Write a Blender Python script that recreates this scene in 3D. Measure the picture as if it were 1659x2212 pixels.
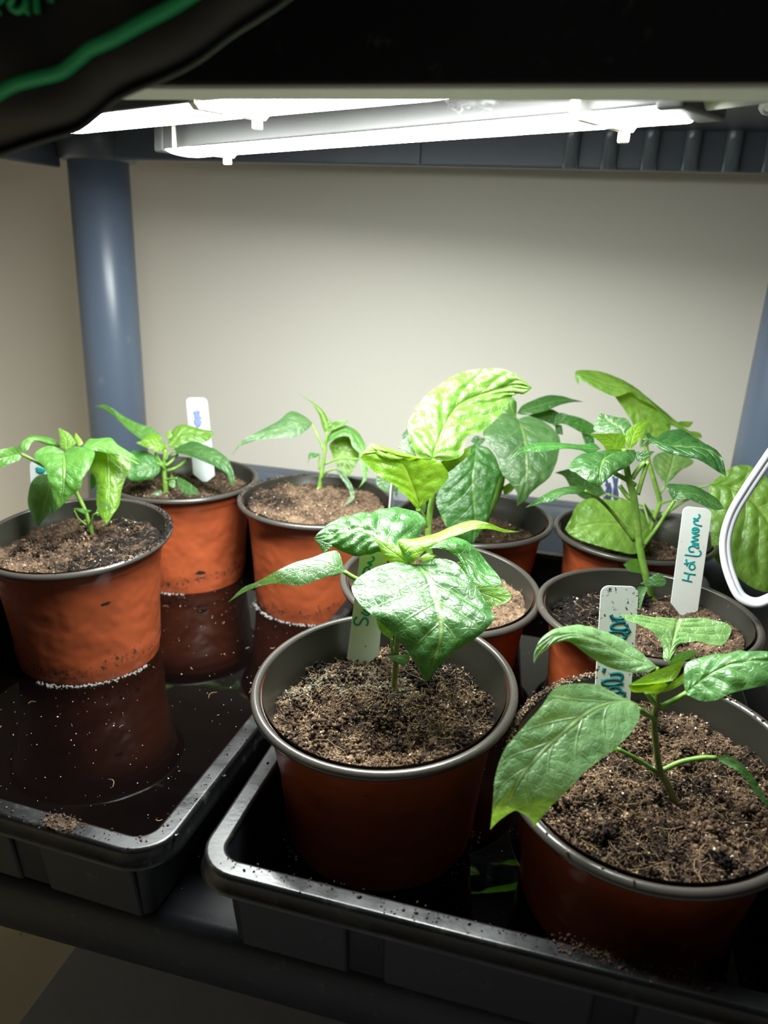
import bpy, math, random
import numpy as np
from mathutils import Vector, Matrix, noise

for o in list(bpy.data.objects):
    bpy.data.objects.remove(o)
SC = bpy.context.scene
COL = SC.collection
PI = math.pi

# ------------------------------------------------------------------ camera, world, exposure
F_PX, IW, IH = 1660.0, 1659, 2212
Z0 = 0.27                                     # height of the pot rims above the floor
CAM = np.array([0.0, 0.0, 0.20633 + Z0])
C_R = np.array([0.967347, 0.250140, 0.040858])
C_U = np.array([-0.121225, 0.315054, 0.941300])
C_F = np.array([-0.222585, 0.915517, -0.335090])
cd = bpy.data.cameras.new('camera')
cam = bpy.data.objects.new('camera', cd)
COL.objects.link(cam)
cam.matrix_world = Matrix(((C_R[0], C_U[0], -C_F[0], CAM[0]), (C_R[1], C_U[1], -C_F[1], CAM[1]),
                           (C_R[2], C_U[2], -C_F[2], CAM[2]), (0, 0, 0, 1)))
cd.sensor_fit = 'AUTO'
cd.sensor_width = 36.0
cd.lens = F_PX / IH * 36.0
cd.clip_start = 0.01
cd.dof.use_dof = True
cd.dof.focus_distance = 0.40
cd.dof.aperture_fstop = 10.0
SC.camera = cam

W = bpy.data.worlds.new('world')
SC.world = W
W.use_nodes = True
W.node_tree.nodes['Background'].inputs[0].default_value = (1.0, 0.97, 0.93, 1)
W.node_tree.nodes['Background'].inputs[1].default_value = 0.032
SC.view_settings.view_transform = 'Standard'
SC.view_settings.look = 'None'
SC.view_settings.exposure = 0.0
SC.view_settings.gamma = 1.0
SC.view_settings.use_curve_mapping = False
LAMP_POWER = 82.0
LAMP_COLOR = (0.95, 1.0, 0.97, 1)

def at(px, py, D):
    """the point that stands at forward distance D on the sight line of photo pixel (px, py)"""
    return CAM + D * (C_F + (px - IW / 2) / F_PX * C_R - (py - IH / 2) / F_PX * C_U)

# ------------------------------------------------------------------ helpers
def tag(o, label=None, cat=None, group=None, kind=None):
    if label: o['label'] = label
    if cat: o['category'] = cat
    if group: o['group'] = group
    if kind: o['kind'] = kind
    return o

def thing(name, loc, label, cat, group=None):
    e = bpy.data.objects.new(name, None)
    e.empty_display_size = 0.02
    COL.objects.link(e)
    e.location = loc
    return tag(e, label, cat, group)

def wloc(p):
    v = Vector((0, 0, 0))
    while p is not None:
        v += p.location
        p = p.parent
    return np.array(v)

def obj(name, V, F, mats, parent=None, smooth=True, uv=None, midx=None, tint=None):
    """one mesh object from world-space vertices"""
    V = np.asarray(V, float)
    if parent is not None:
        V = V - wloc(parent)
    me = bpy.data.meshes.new(name)
    me.from_pydata(V.tolist(), [], [tuple(int(i) for i in f) for f in F])
    if not isinstance(mats, (list, tuple)): mats = [mats]
    for m in mats: me.materials.append(m)
    n = len(me.polygons)
    me.polygons.foreach_set('use_smooth', [smooth] * n)
    if midx is not None: me.polygons.foreach_set('material_index', np.asarray(midx, np.int32))
    if uv is not None:
        l = me.uv_layers.new(name='UVMap')
        li = np.empty(len(me.loops), np.int32)
        me.loops.foreach_get('vertex_index', li)
        l.data.foreach_set('uv', np.asarray(uv, np.float32)[li].ravel())
    if tint is not None:
        a = me.attributes.new('tint', 'FLOAT', 'POINT')
        a.data.foreach_set('value', np.asarray(tint, np.float32))
    me.update()
    o = bpy.data.objects.new(name, me)
    COL.objects.link(o)
    if parent is not None: o.parent = parent
    return o

class MB:
    """collects shapes into one mesh"""
    def __init__(s): s.V = []; s.F = []; s.M = []; s.n = 0
    def add(s, V, F, m=0):
        V = np.asarray(V, float)
        s.V.append(V); s.F += [tuple(int(i) + s.n for i in f) for f in F]; s.M += [m] * len(F)
        s.n += len(V)
        return s
    def box(s, lo, hi, m=0):
        x0, y0, z0 = lo; x1, y1, z1 = hi
        V = [(x0, y0, z0), (x1, y0, z0), (x1, y1, z0), (x0, y1, z0), (x0, y0, z1), (x1, y0, z1), (x1, y1, z1), (x0, y1, z1)]
        return s.add(V, [(0, 3, 2, 1), (4, 5, 6, 7), (0, 1, 5, 4), (1, 2, 6, 5), (2, 3, 7, 6), (3, 0, 4, 7)], m)
    def obj(s, name, mats, parent=None, smooth=True, bevel=0):
        o = obj(name, np.concatenate(s.V), s.F, mats, parent, smooth, midx=s.M)
        if bevel:
            b = o.modifiers.new('bevel', 'BEVEL'); b.width = bevel; b.segments = 3; b.limit_method = 'ANGLE'; b.harden_normals = False
        return o

def catmull(P, n):
    P = np.asarray(P, float)
    if len(P) == 2:
        t = np.linspace(0, 1, n)[:, None]
        return P[0] * (1 - t) + P[1] * t
    k = len(P)
    Q = np.vstack([2 * P[0] - P[1], P, 2 * P[-1] - P[-2]])
    out = []
    for t in np.linspace(0, k - 1, n):
        i = min(int(t), k - 2); f = t - i
        a, b, c, d = Q[i], Q[i + 1], Q[i + 2], Q[i + 3]
        out.append(0.5 * ((2 * b) + (c - a) * f + (2 * a - 5 * b + 4 * c - d) * f * f + (3 * b - a - 3 * c + d) * f ** 3))
    return np.array(out)

def tube(P, R, seg=10, n=None, cap=True, flat=1.0):
    """swept round tube through points P with radii R (a number or one per point)"""
    P = np.asarray(P, float)
    R = np.full(len(P), R) if np.isscalar(R) else np.asarray(R, float)
    if n:
        PR = catmull(np.column_stack([P, R]), n); P, R = PR[:, :3], PR[:, 3]
    T = np.gradient(P, axis=0)
    T /= np.linalg.norm(T, axis=1)[:, None] + 1e-12
    u = np.cross(T[0], [0.31, 0.2, 0.93]); u /= np.linalg.norm(u)
    V = []
    a = np.linspace(0, 2 * PI, seg, endpoint=False)
    for i in range(len(P)):
        u = u - T[i] * (u @ T[i]); u /= np.linalg.norm(u)
        w = np.cross(T[i], u)
        V.append(P[i] + R[i] * (np.cos(a)[:, None] * u + flat * np.sin(a)[:, None] * w))
    V = np.concatenate(V)
    F = []
    for i in range(len(P) - 1):
        for j in range(seg):
            k = (j + 1) % seg
            F.append((i * seg + j, i * seg + k, (i + 1) * seg + k, (i + 1) * seg + j))
    if cap:
        F.append(tuple(range(seg))[::-1]); F.append(tuple((len(P) - 1) * seg + j for j in range(seg)))
    return V, F

def loft(rings, close=False):
    """rings of equal length joined by quads"""
    n = len(rings[0])
    V = np.concatenate(rings); F = []
    for i in range(len(rings) - 1):
        for j in range(n):
            k = (j + 1) % n
            F.append((i * n + j, i * n + k, (i + 1) * n + k, (i + 1) * n + j))
    return V, F

# ------------------------------------------------------------------ materials
def mat(name):
    m = bpy.data.materials.new(name); m.use_nodes = True
    nt = m.node_tree
    return m, nt, nt.nodes['Principled BSDF'], nt.links
def nd(nt, t, **k):
    n = nt.nodes.new(t)
    for a, v in k.items(): setattr(n, a, v)
    return n
def math_(nt, op, a, b=None, clamp=False):
    n = nd(nt, 'ShaderNodeMath', operation=op, use_clamp=clamp)
    for i, v in enumerate((a, b)):
        if v is None: continue
        if isinstance(v, (int, float)): n.inputs[i].default_value = v
        else: nt.links.new(v, n.inputs[i])
    return n.outputs[0]
def mixc(nt, fac, a, b, blend='MIX'):
    n = nd(nt, 'ShaderNodeMix', data_type='RGBA', blend_type=blend)
    for i, v in ((0, fac), (6, a), (7, b)):
        if isinstance(v, (int, float)): n.inputs[i].default_value = v
        elif isinstance(v, tuple): n.inputs[i].default_value = (*v[:3], 1)
        else: nt.links.new(v, n.inputs[i])
    return n.outputs[2]
def noise_(nt, scale, detail=3, rough=0.55, vec=None):
    n = nd(nt, 'ShaderNodeTexNoise')
    n.inputs['Scale'].default_value = scale; n.inputs['Detail'].default_value = detail; n.inputs['Roughness'].default_value = rough
    if vec is None:
        g = nd(nt, 'ShaderNodeNewGeometry'); vec = g.outputs['Position']
    nt.links.new(vec, n.inputs['Vector'])
    return n.outputs[0]
def ramp(nt, fac, stops):
    r = nd(nt, 'ShaderNodeValToRGB')
    e = r.color_ramp.elements
    while len(e) < len(stops): e.new(0.5)
    for i, (p, c) in enumerate(stops):
        e[i].position = p; e[i].color = (*c, 1) if isinstance(c, tuple) else (c, c, c, 1)
    nt.links.new(fac, r.inputs[0])
    return r.outputs[0]
def bump(nt, h, strength, dist, bsdf):
    b = nd(nt, 'ShaderNodeBump'); b.inputs['Strength'].default_value = strength; b.inputs['Distance'].default_value = dist
    nt.links.new(h, b.inputs['Height']); nt.links.new(b.outputs[0], bsdf.inputs['Normal'])
    return b

def plain(name, col, rough=0.5, var=0.12, nscale=60, bmp=0.0, spec=0.5, dirt=None, dirt_scale=220, dirt_thr=(0.60, 0.68)):
    m, nt, b, L = mat(name)
    n = noise_(nt, nscale)
    c = mixc(nt, n, tuple(x * (1 - var) for x in col), tuple(min(1, x * (1 + var)) for x in col))
    if dirt:
        d = ramp(nt, noise_(nt, dirt_scale, 5, 0.7), [(dirt_thr[0], 0.0), (dirt_thr[1], 1.0)])
        c = mixc(nt, d, c, dirt)
    L.new(c, b.inputs['Base Color'])
    b.inputs['Roughness'].default_value = rough
    b.inputs['Specular IOR Level'].default_value = spec
    if bmp: bump(nt, noise_(nt, nscale * 12, 2), bmp, 0.0005, b)
    return m

M = {}
# black glossy vacuum formed plastic with dried water marks
m, nt, b, L = mat('black_plastic')
n1 = noise_(nt, 90, 5, 0.65)
L.new(mixc(nt, ramp(nt, n1, [(0.56, 0.0), (0.72, 1.0)]), (0.006, 0.0065, 0.007), (0.036, 0.034, 0.031)), b.inputs['Base Color'])
L.new(ramp(nt, noise_(nt, 40, 4), [(0.35, 0.22), (0.7, 0.42)]), b.inputs['Roughness'])
bump(nt, noise_(nt, 500, 2), 0.15, 0.0004, b)
M['tray'] = m
M['shelf'] = plain('slate_plastic', (0.085, 0.100, 0.125), 0.36, 0.12, 50, 0.10, dirt=(0.12, 0.12, 0.12), dirt_scale=150, dirt_thr=(0.62, 0.80))
M['deck'] = plain('shaded_shelf_plastic', (0.012, 0.013, 0.016), 0.5, 0.2, 50, 0.10, 0.25, dirt=(0.08, 0.08, 0.075), dirt_scale=120, dirt_thr=(0.62, 0.80))  # slate plastic darkened, with the shade on deck and front lip painted in
M['rib'] = plain('slate_rib_plastic', (0.120, 0.140, 0.170), 0.20, 0.08, 50, 0.0)
M['post'] = plain('slate_post_plastic', (0.105, 0.135, 0.190), 0.34, 0.06, 30, 0.05, dirt=(0.20, 0.22, 0.25), dirt_scale=60, dirt_thr=(0.66, 0.80))
M['wall'] = plain('cream_wall_paint', (0.86, 0.81, 0.73), 0.85, 0.03, 5, 0.12, 0.2)
M['floor'] = plain('beige_floor', (0.86, 0.72, 0.47), 0.6, 0.10, 14, 0.1, 0.3, dirt=(0.16, 0.11, 0.05), dirt_scale=40, dirt_thr=(0.68, 0.78))
M['mat_grey'] = plain('grey_rubber_mat', (0.46, 0.46, 0.45), 0.8, 0.08, 60, 0.1, 0.3)
M['white'] = plain('white_plastic', (0.80, 0.82, 0.78), 0.35, 0.02, 30, 0)
M['tie'] = plain('cream_nylon', (0.75, 0.72, 0.60), 0.45, 0.02, 30, 0)
M['fluff'] = plain('dust_fluff', (0.55, 0.55, 0.55), 0.9, 0.1, 60, 0)
M['cable'] = plain('white_cable_rubber', (0.52, 0.53, 0.56), 0.38, 0.02, 40, 0)
M['bag'] = plain('black_bag_film', (0.006, 0.007, 0.0075), 0.42, 0.2, 40, 0.0)
M['bag_green'] = plain('green_bag_print', (0.03, 0.50, 0.17), 0.4, 0.1, 40, 0.0)
M['ink_teal'] = plain('teal_marker_ink', (0.010, 0.30, 0.28), 0.6, 0.3, 300, 0)
M['ink_dark'] = plain('petrol_marker_ink', (0.008, 0.14, 0.16), 0.6, 0.3, 300, 0)
M['ink_blue'] = plain('blue_marker_ink', (0.16, 0.20, 0.62), 0.6, 0.2, 300, 0)
M['ink_navy'] = plain('navy_print_ink', (0.06, 0.07, 0.16), 0.6, 0.5, 400, 0)
M['label'] = plain('white_label_plastic', (0.70, 0.72, 0.67), 0.4, 0.05, 60, 0.05, dirt=(0.10, 0.07, 0.035), dirt_scale=330, dirt_thr=(0.655, 0.69))
M['label_dirty'] = plain('soiled_label_plastic', (0.72, 0.76, 0.70), 0.4, 0.05, 60, 0.05, dirt=(0.035, 0.024, 0.015), dirt_scale=420, dirt_thr=(0.60, 0.63))
M['label_clean'] = plain('bright_label_plastic', (0.62, 0.63, 0.68), 0.4, 0.03, 60, 0.05)
for k in ('label', 'label_dirty', 'label_clean'):
    M[k].node_tree.nodes['Principled BSDF'].inputs['Subsurface Weight'].default_value = 0.0

def pot_mat(name, col, zlo, dirt):
    """terracotta coloured soft plastic, soil specks in a ring above the base"""
    m, nt, b, L = mat(name)
    c = mixc(nt, noise_(nt, 30, 5, 0.6), tuple(x * 0.66 for x in col), tuple(min(1, x * 1.34) for x in col))
    g = nd(nt, 'ShaderNodeNewGeometry'); s = nd(nt, 'ShaderNodeSeparateXYZ'); L.new(g.outputs['Position'], s.inputs[0])
    zz = math_(nt, 'ADD', s.outputs[2], math_(nt, 'MULTIPLY', noise_(nt, 20, 2), 0.03))
    band = math_(nt, 'SUBTRACT', 1.0, math_(nt, 'MULTIPLY', math_(nt, 'ABSOLUTE', math_(nt, 'SUBTRACT', zz, zlo + 0.036)), 70.0), True)
    thr = math_(nt, 'ADD', math_(nt, 'MULTIPLY', band, 0.05 + dirt * 0.18), -0.055)
    d = math_(nt, 'ADD', noise_(nt, 330, 6, 0.75), thr)
    dm = ramp(nt, d, [(0.68, 0.0), (0.72, 1.0)])
    L.new(mixc(nt, dm, c, (0.018, 0.012, 0.008)), b.inputs['Base Color'])
    L.new(mixc(nt, dm, (0.36, 0.36, 0.36), (0.9, 0.9, 0.9)), b.inputs['Roughness'])
    bump(nt, noise_(nt, 38, 2), 0.5, 0.006, b)
    return m
ORANGE = (0.34, 0.072, 0.024)
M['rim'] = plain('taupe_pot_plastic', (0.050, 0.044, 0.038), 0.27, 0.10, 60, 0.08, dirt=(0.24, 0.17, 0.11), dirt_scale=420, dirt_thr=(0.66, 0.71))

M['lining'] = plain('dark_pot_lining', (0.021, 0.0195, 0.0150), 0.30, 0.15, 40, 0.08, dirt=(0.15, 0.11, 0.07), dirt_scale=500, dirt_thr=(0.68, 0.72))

# soil
m, nt, b, L = mat('peat_soil')
a = nd(nt, 'ShaderNodeAttribute', attribute_name='tint')
n1 = noise_(nt, 420, 5, 0.7); n2 = noise_(nt, 48, 5, 0.65)
f = math_(nt, 'ADD', math_(nt, 'MULTIPLY', n1, 0.55), math_(nt, 'MULTIPLY', ramp(nt, n2, [(0.3, 0.0), (0.7, 1.0)]), 0.34))
f = math_(nt, 'ADD', f, math_(nt, 'MULTIPLY', a.outputs['Fac'], 0.55))
L.new(ramp(nt, f, [(0.28, (0.008, 0.006, 0.005)), (0.46, (0.065, 0.040, 0.026)), (0.64, (0.20, 0.130, 0.084)), (0.92, (0.48, 0.35, 0.23))]), b.inputs['Base Color'])
b.inputs['Roughness'].default_value = 0.95; b.inputs['Specular IOR Level'].default_value = 0.2
bump(nt, n1, 0.8, 0.0012, b)
M['soil'] = m
M['perlite'] = plain('pale_grit', (0.70, 0.62, 0.50), 0.8, 0.25, 300, 0)
M['fibre'] = plain('peat_fibre', (0.34, 0.22, 0.11), 0.85, 0.4, 200, 0)
M['mould'] = plain('grey_green_mould', (0.25, 0.235, 0.175), 0.95, 0.4, 300, 0.2)

def water_mat(name):
    m, nt, b, L = mat(name)
    L.new(mixc(nt, noise_(nt, 18, 3), (0.0010, 0.0007, 0.0007), (0.0032, 0.0018, 0.0016)), b.inputs['Base Color'])
    b.inputs['Roughness'].default_value = 0.015; b.inputs['IOR'].default_value = 1.40
    b.inputs['Transmission Weight'].default_value = 0.10
    bump(nt, noise_(nt, 14, 1), 0.02, 0.002, b)
    return m
M['water'] = water_mat('peat_stained_water')
m, nt, b, L = mat('bubble_film')
b.inputs['Base Color'].default_value = (0.55, 0.53, 0.50, 1); b.inputs['Roughness'].default_value = 0.05
b.inputs['Transmission Weight'].default_value = 0.5; b.inputs['IOR'].default_value = 1.2
M['bubble'] = m
m, nt, b, L = mat('water_drop')
b.inputs['Base Color'].default_value = (0.9, 0.95, 1, 1); b.inputs['Roughness'].default_value = 0.0
b.inputs['Transmission Weight'].default_value = 1.0; b.inputs['IOR'].default_value = 1.33
M['drop'] = m

# leaf: colour from the object, veins from the leaf's own uv
def leaf_mat():
    m, nt, b, L = mat('pepper_leaf')
    oi = nd(nt, 'ShaderNodeObjectInfo')
    uv = nd(nt, 'ShaderNodeUVMap', uv_map='UVMap'); s = nd(nt, 'ShaderNodeSeparateXYZ'); L.new(uv.outputs[0], s.inputs[0])
    u = s.outputs[0]; v = math_(nt, 'ABSOLUTE', math_(nt, 'SUBTRACT', math_(nt, 'MULTIPLY', s.outputs[1], 2.0), 1.0))
    t = math_(nt, 'SUBTRACT', math_(nt, 'MULTIPLY', u, 6.5), math_(nt, 'MULTIPLY', math_(nt, 'POWER', v, 0.8), 1.7))
    fr = math_(nt, 'ABSOLUTE', math_(nt, 'SUBTRACT', math_(nt, 'FRACT', math_(nt, 'ADD', t, 10.5)), 0.5))
    sec = math_(nt, 'SUBTRACT', 1.0, math_(nt, 'MULTIPLY', fr, 15.0), True)
    sec = math_(nt, 'MULTIPLY', sec, math_(nt, 'SUBTRACT', 1.15, v, True))
    mid = math_(nt, 'SUBTRACT', 1.0, math_(nt, 'MULTIPLY', math_(nt, 'SUBTRACT', v, 0.018), 22.0), True)
    vo = nd(nt, 'ShaderNodeTexVoronoi', feature='DISTANCE_TO_EDGE'); vo.inputs['Scale'].default_value = 330
    g = nd(nt, 'ShaderNodeNewGeometry'); L.new(g.outputs['Position'], vo.inputs['Vector'])
    ter = math_(nt, 'MULTIPLY', math_(nt, 'SUBTRACT', 1.0, math_(nt, 'MULTIPLY', vo.outputs['Distance'], 9.0), True), 0.22)
    vein = math_(nt, 'MAXIMUM', math_(nt, 'MAXIMUM', math_(nt, 'MULTIPLY', sec, 0.75), mid), ter)
    base = oi.outputs['Color']
    pat = mixc(nt, ramp(nt, noise_(nt, 45, 3), [(0.3, 0.0), (0.7, 1.0)]), (0.78, 0.84, 0.8), (1.22, 1.12, 1.1))
    c = mixc(nt, 1.0, base, pat, 'MULTIPLY')
    light = mixc(nt, 0.36, c, (0.46, 0.62, 0.16))
    c = mixc(nt, math_(nt, 'MULTIPLY', vein, 0.75), c, light)
    L.new(c, b.inputs['Base Color'])
    b.inputs['Roughness'].default_value = 0.36
    b.inputs['Specular IOR Level'].default_value = 0.75
    cell = nd(nt, 'ShaderNodeTexVoronoi', feature='SMOOTH_F1'); cell.inputs['Scale'].default_value = 190; cell.inputs['Smoothness'].default_value = 0.35
    L.new(g.outputs['Position'], cell.inputs['Vector'])
    h = math_(nt, 'SUBTRACT', math_(nt, 'MULTIPLY', noise_(nt, 420, 3), 0.35), math_(nt, 'ADD', math_(nt, 'MULTIPLY', vein, 0.55), math_(nt, 'MULTIPLY', cell.outputs['Distance'], 0.65)))
    bp = bump(nt, h, 0.55, 0.0016, b)
    tr = nd(nt, 'ShaderNodeBsdfTranslucent')
    tc = mixc(nt, 1.0, c, (1.9, 1.7, 0.35), 'MULTIPLY')
    L.new(tc, tr.inputs[0]); L.new(bp.outputs[0], tr.inputs['Normal'])
    mx = nd(nt, 'ShaderNodeMixShader'); mx.inputs[0].default_value = 0.38
    L.new(b.outputs[0], mx.inputs[1]); L.new(tr.outputs[0], mx.inputs[2])
    L.new(mx.outputs[0], nt.nodes['Material Output'].inputs['Surface'])
    return m
M['leaf'] = leaf_mat()
def stem_mat(name, c1, c2):
    m, nt, b, L = mat(name)
    L.new(mixc(nt, ramp(nt, noise_(nt, 160, 3), [(0.35, 0.0), (0.7, 1.0)]), c1, c2), b.inputs['Base Color'])
    b.inputs['Roughness'].default_value = 0.42
    b.inputs['Subsurface Weight'].default_value = 0.25; b.inputs['Subsurface Radius'].default_value = (0.4, 0.6, 0.2); b.inputs['Subsurface Scale'].default_value = 0.003
    return m
M['stem'] = stem_mat('green_stem', (0.11, 0.24, 0.035), (0.24, 0.40, 0.07))
M['stem_woody'] = stem_mat('browning_stem', (0.12, 0.16, 0.04), (0.26, 0.25, 0.09))

def emit(name, strength):
    m, nt, b, L = mat(name)
    b.inputs['Base Color'].default_value = (0.9, 0.9, 0.9, 1)
    b.inputs['Emission Color'].default_value = LAMP_COLOR
    b.inputs['Emission Strength'].default_value = strength
    return m
M['housing'] = plain('grey_housing', (0.060, 0.060, 0.058), 0.45, 0.05, 60, 0.03)
M['pale'] = plain('lit_lip_plastic', (0.80, 0.79, 0.74), 0.5, 0.05, 60, 0.05)  # lightened lip plastic, bounced light put into its colour
M['lamp'] = emit('lit_diffuser', LAMP_POWER)

# ------------------------------------------------------------------ the setting
YW = 0.87                                     # the wall behind the shelf
b_ = MB(); b_.box((-3.0, YW, 0), (3.0, YW + 0.12, 2.6))
tag(b_.obj('wall_back', M['wall'], smooth=False), 'plain cream painted wall behind the shelf', kind='structure')
b_ = MB(); b_.box((-0.90, -0.8, 0), (-0.80, YW, 2.6))  # out of view, added to bounce bar light onto the back wall and floor
tag(b_.obj('bounce_wall_left', M['wall'], smooth=False), 'unseen cream side wall left of the shelf, added to bounce light', kind='structure')
b_ = MB(); b_.box((-3.0, -2.5, -0.1), (3.0, YW, 0.0))
tag(b_.obj('floor', M['floor'], smooth=False), 'beige floor under the shelf', kind='structure')

# ------------------------------------------------------------------ shelving unit
S_X0, S_X1, S_Y0, S_Y1 = -0.50, 0.215, 0.244, 0.755   # footprint of the unit
DECK = Z0 - 0.100                                      # top of the lower shelf
shelf = thing('shelving_unit', ((S_X0 + S_X1) / 2, (S_Y0 + S_Y1) / 2, 0), 'slate grey plastic shelving unit holding the pots, with round posts', 'shelf')

def rrect(x0, x1, y0, y1, r, z, n=8):
    P = []
    for cx, cy, a0 in ((x1 - r, y1 - r, 0), (x0 + r, y1 - r, 90), (x0 + r, y0 + r, 180), (x1 - r, y0 + r, 270)):
        for i in range(n + 1):
            a = math.radians(a0 + 90 * i / n)
            P.append((cx + r * math.cos(a), cy + r * math.sin(a), z))
    return np.array(P)

def inset(p0, d, z):
    x0, x1, y0, y1, r = p0
    return rrect(x0 + d, x1 - d, y0 + d, y1 - d, max(r - d, 0.003), z)

def capped(rings):
    V, F = loft(rings); n = len(rings[0])
    F.append(tuple(range(n))[::-1]); F.append(tuple((len(rings) - 1) * n + j for j in range(n)))
    return V, F

fp = (S_X0, S_X1 - 0.045, S_Y0, S_Y1, 0.03)
# lower shelf deck, with a raised lip along the back and the right side
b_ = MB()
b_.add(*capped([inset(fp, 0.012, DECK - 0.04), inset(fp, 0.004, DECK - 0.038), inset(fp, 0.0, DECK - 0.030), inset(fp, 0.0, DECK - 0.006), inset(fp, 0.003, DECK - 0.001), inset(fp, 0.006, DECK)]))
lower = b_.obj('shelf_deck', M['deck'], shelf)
b_ = MB()
yb = S_Y1 - 0.045
prof = [(yb, DECK - 0.004), (yb + 0.002, DECK + 0.060), (yb + 0.008, DECK + 0.072), (yb + 0.022, DECK + 0.074), (yb + 0.030, DECK + 0.070), (yb + 0.034, DECK - 0.004)]
rings = [np.array([(x, y, z) for y, z in prof]) for x in np.linspace(S_X0 + 0.06, S_X1 - 0.085, 2)]
V, F = loft(rings); n = len(prof); F += [tuple(range(n))[::-1], tuple(n + j for j in range(n))]
b_.add(V, F)
b_.obj('back_rail', M['shelf'], shelf, smooth=False, bevel=0.003)

# upper shelf: hollow below, with lips all round and ribs on the inside of the back lip
UZ = Z0 + 0.292
b_ = MB(); b_.add(*capped([inset(fp, 0.006, UZ), inset(fp, 0.0, UZ + 0.004), inset(fp, 0.0, UZ + 0.016), inset(fp, 0.004, UZ + 0.020)]))
b_.obj('shelf_deck', M['shelf'], shelf)
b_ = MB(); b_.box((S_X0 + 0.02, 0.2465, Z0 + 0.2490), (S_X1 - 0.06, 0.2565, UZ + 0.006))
b_.obj('front_lip', M['deck'], shelf, smooth=False, bevel=0.0010)  # near-black colour stands for the shade on the lip's front face
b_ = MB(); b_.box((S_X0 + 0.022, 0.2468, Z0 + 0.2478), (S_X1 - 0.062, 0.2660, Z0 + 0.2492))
b_.obj('lit_lip_underside', M['pale'], shelf, smooth=False, bevel=0.0004)  # thin pale strip that paints the light on the lip's bottom face
YL = 0.680
b_ = MB(); b_.box((S_X0 + 0.02, YL, Z0 + 0.2640), (S_X1 - 0.05, YL + 0.010, UZ + 0.004))
b_.obj('back_lip', M['shelf'], shelf, smooth=False, bevel=0.002)
for sx in (S_X0 + 0.004, S_X1 - 0.057):
    b_ = MB(); b_.box((sx, 0.258, Z0 + 0.256), (sx + 0.008, YL, UZ + 0.004))
    b_.obj('side_lip', M['shelf'], shelf, smooth=False, bevel=0.002)
rib0 = None
for x in (-0.026, 0.003, 0.033, 0.063, 0.092, 0.120):
    a = np.linspace(0, PI, 9)
    ring = lambda z: np.array([(x - 0.0062 * math.cos(t), YL - 0.0075 * math.sin(t) ** 0.7, z) for t in a])
    if rib0 is None:
        V, F = loft([ring(Z0 + 0.2645), ring(UZ + 0.002)]); F.append(tuple(range(9))[::-1])
        rib0 = obj('lip_rib', V, F, M['rib'], shelf); x0 = x
    else:
        c = rib0.copy(); COL.objects.link(c); c.parent = shelf; c.location.x += x - x0
b_ = MB(); b_.box((-0.150, YL - 0.003, Z0 + 0.265), (-0.1475, YL, UZ)); b_.obj('lip_seam', M['shelf'], shelf, smooth=False)

def cyl(cx, cy, z0, z1, r0, r1, seg=40, bev=0.003):
    a = np.linspace(0, 2 * PI, seg, endpoint=False)
    R = lambda r, z: np.column_stack([cx + r * np.cos(a), cy + r * np.sin(a), np.full(seg, z)])
    return capped([R(r0 - bev, z0), R(r0, z0 + bev), R(r1, z1 - bev), R(r1 - bev, z1)])
for (cx, cy) in ((-0.462, 0.700), (0.168, 0.704), (-0.462, 0.288), (0.168, 0.288)):
    back = cy > 0.5
    V, F = cyl(cx, cy, DECK - 0.01, Z0 + 0.267, 0.0290, 0.0278); obj('post', V, F, M['post'], shelf)
    V, F = cyl(cx, cy, DECK - 0.03, DECK + (0.062 if back else 0.02), 0.0385, 0.0345); obj('post_socket', V, F, M['shelf'], shelf)
    V, F = cyl(cx, cy, Z0 + 0.2635, UZ + 0.003, 0.036, 0.040); obj('post_socket', V, F, M['shelf'], shelf)
    V, F = cyl(cx, cy, 0.0, DECK - 0.025, 0.0265, 0.029); obj('foot', V, F, M['shelf'], shelf)

# grey mat on the floor in front of the unit
b_ = MB()
Pm = [(-0.418 * 1.0, 0.150), (0.9, 0.150), (0.9, 0.62), (-0.418, 0.62)]
b_.box((-0.290, -0.30, 0.0), (0.75, 0.60, 0.006))
tag(b_.obj('floor_mat', M['mat_grey'], smooth=False, bevel=0.002), 'flat grey mat on the floor below the shelf', 'mat')

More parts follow.
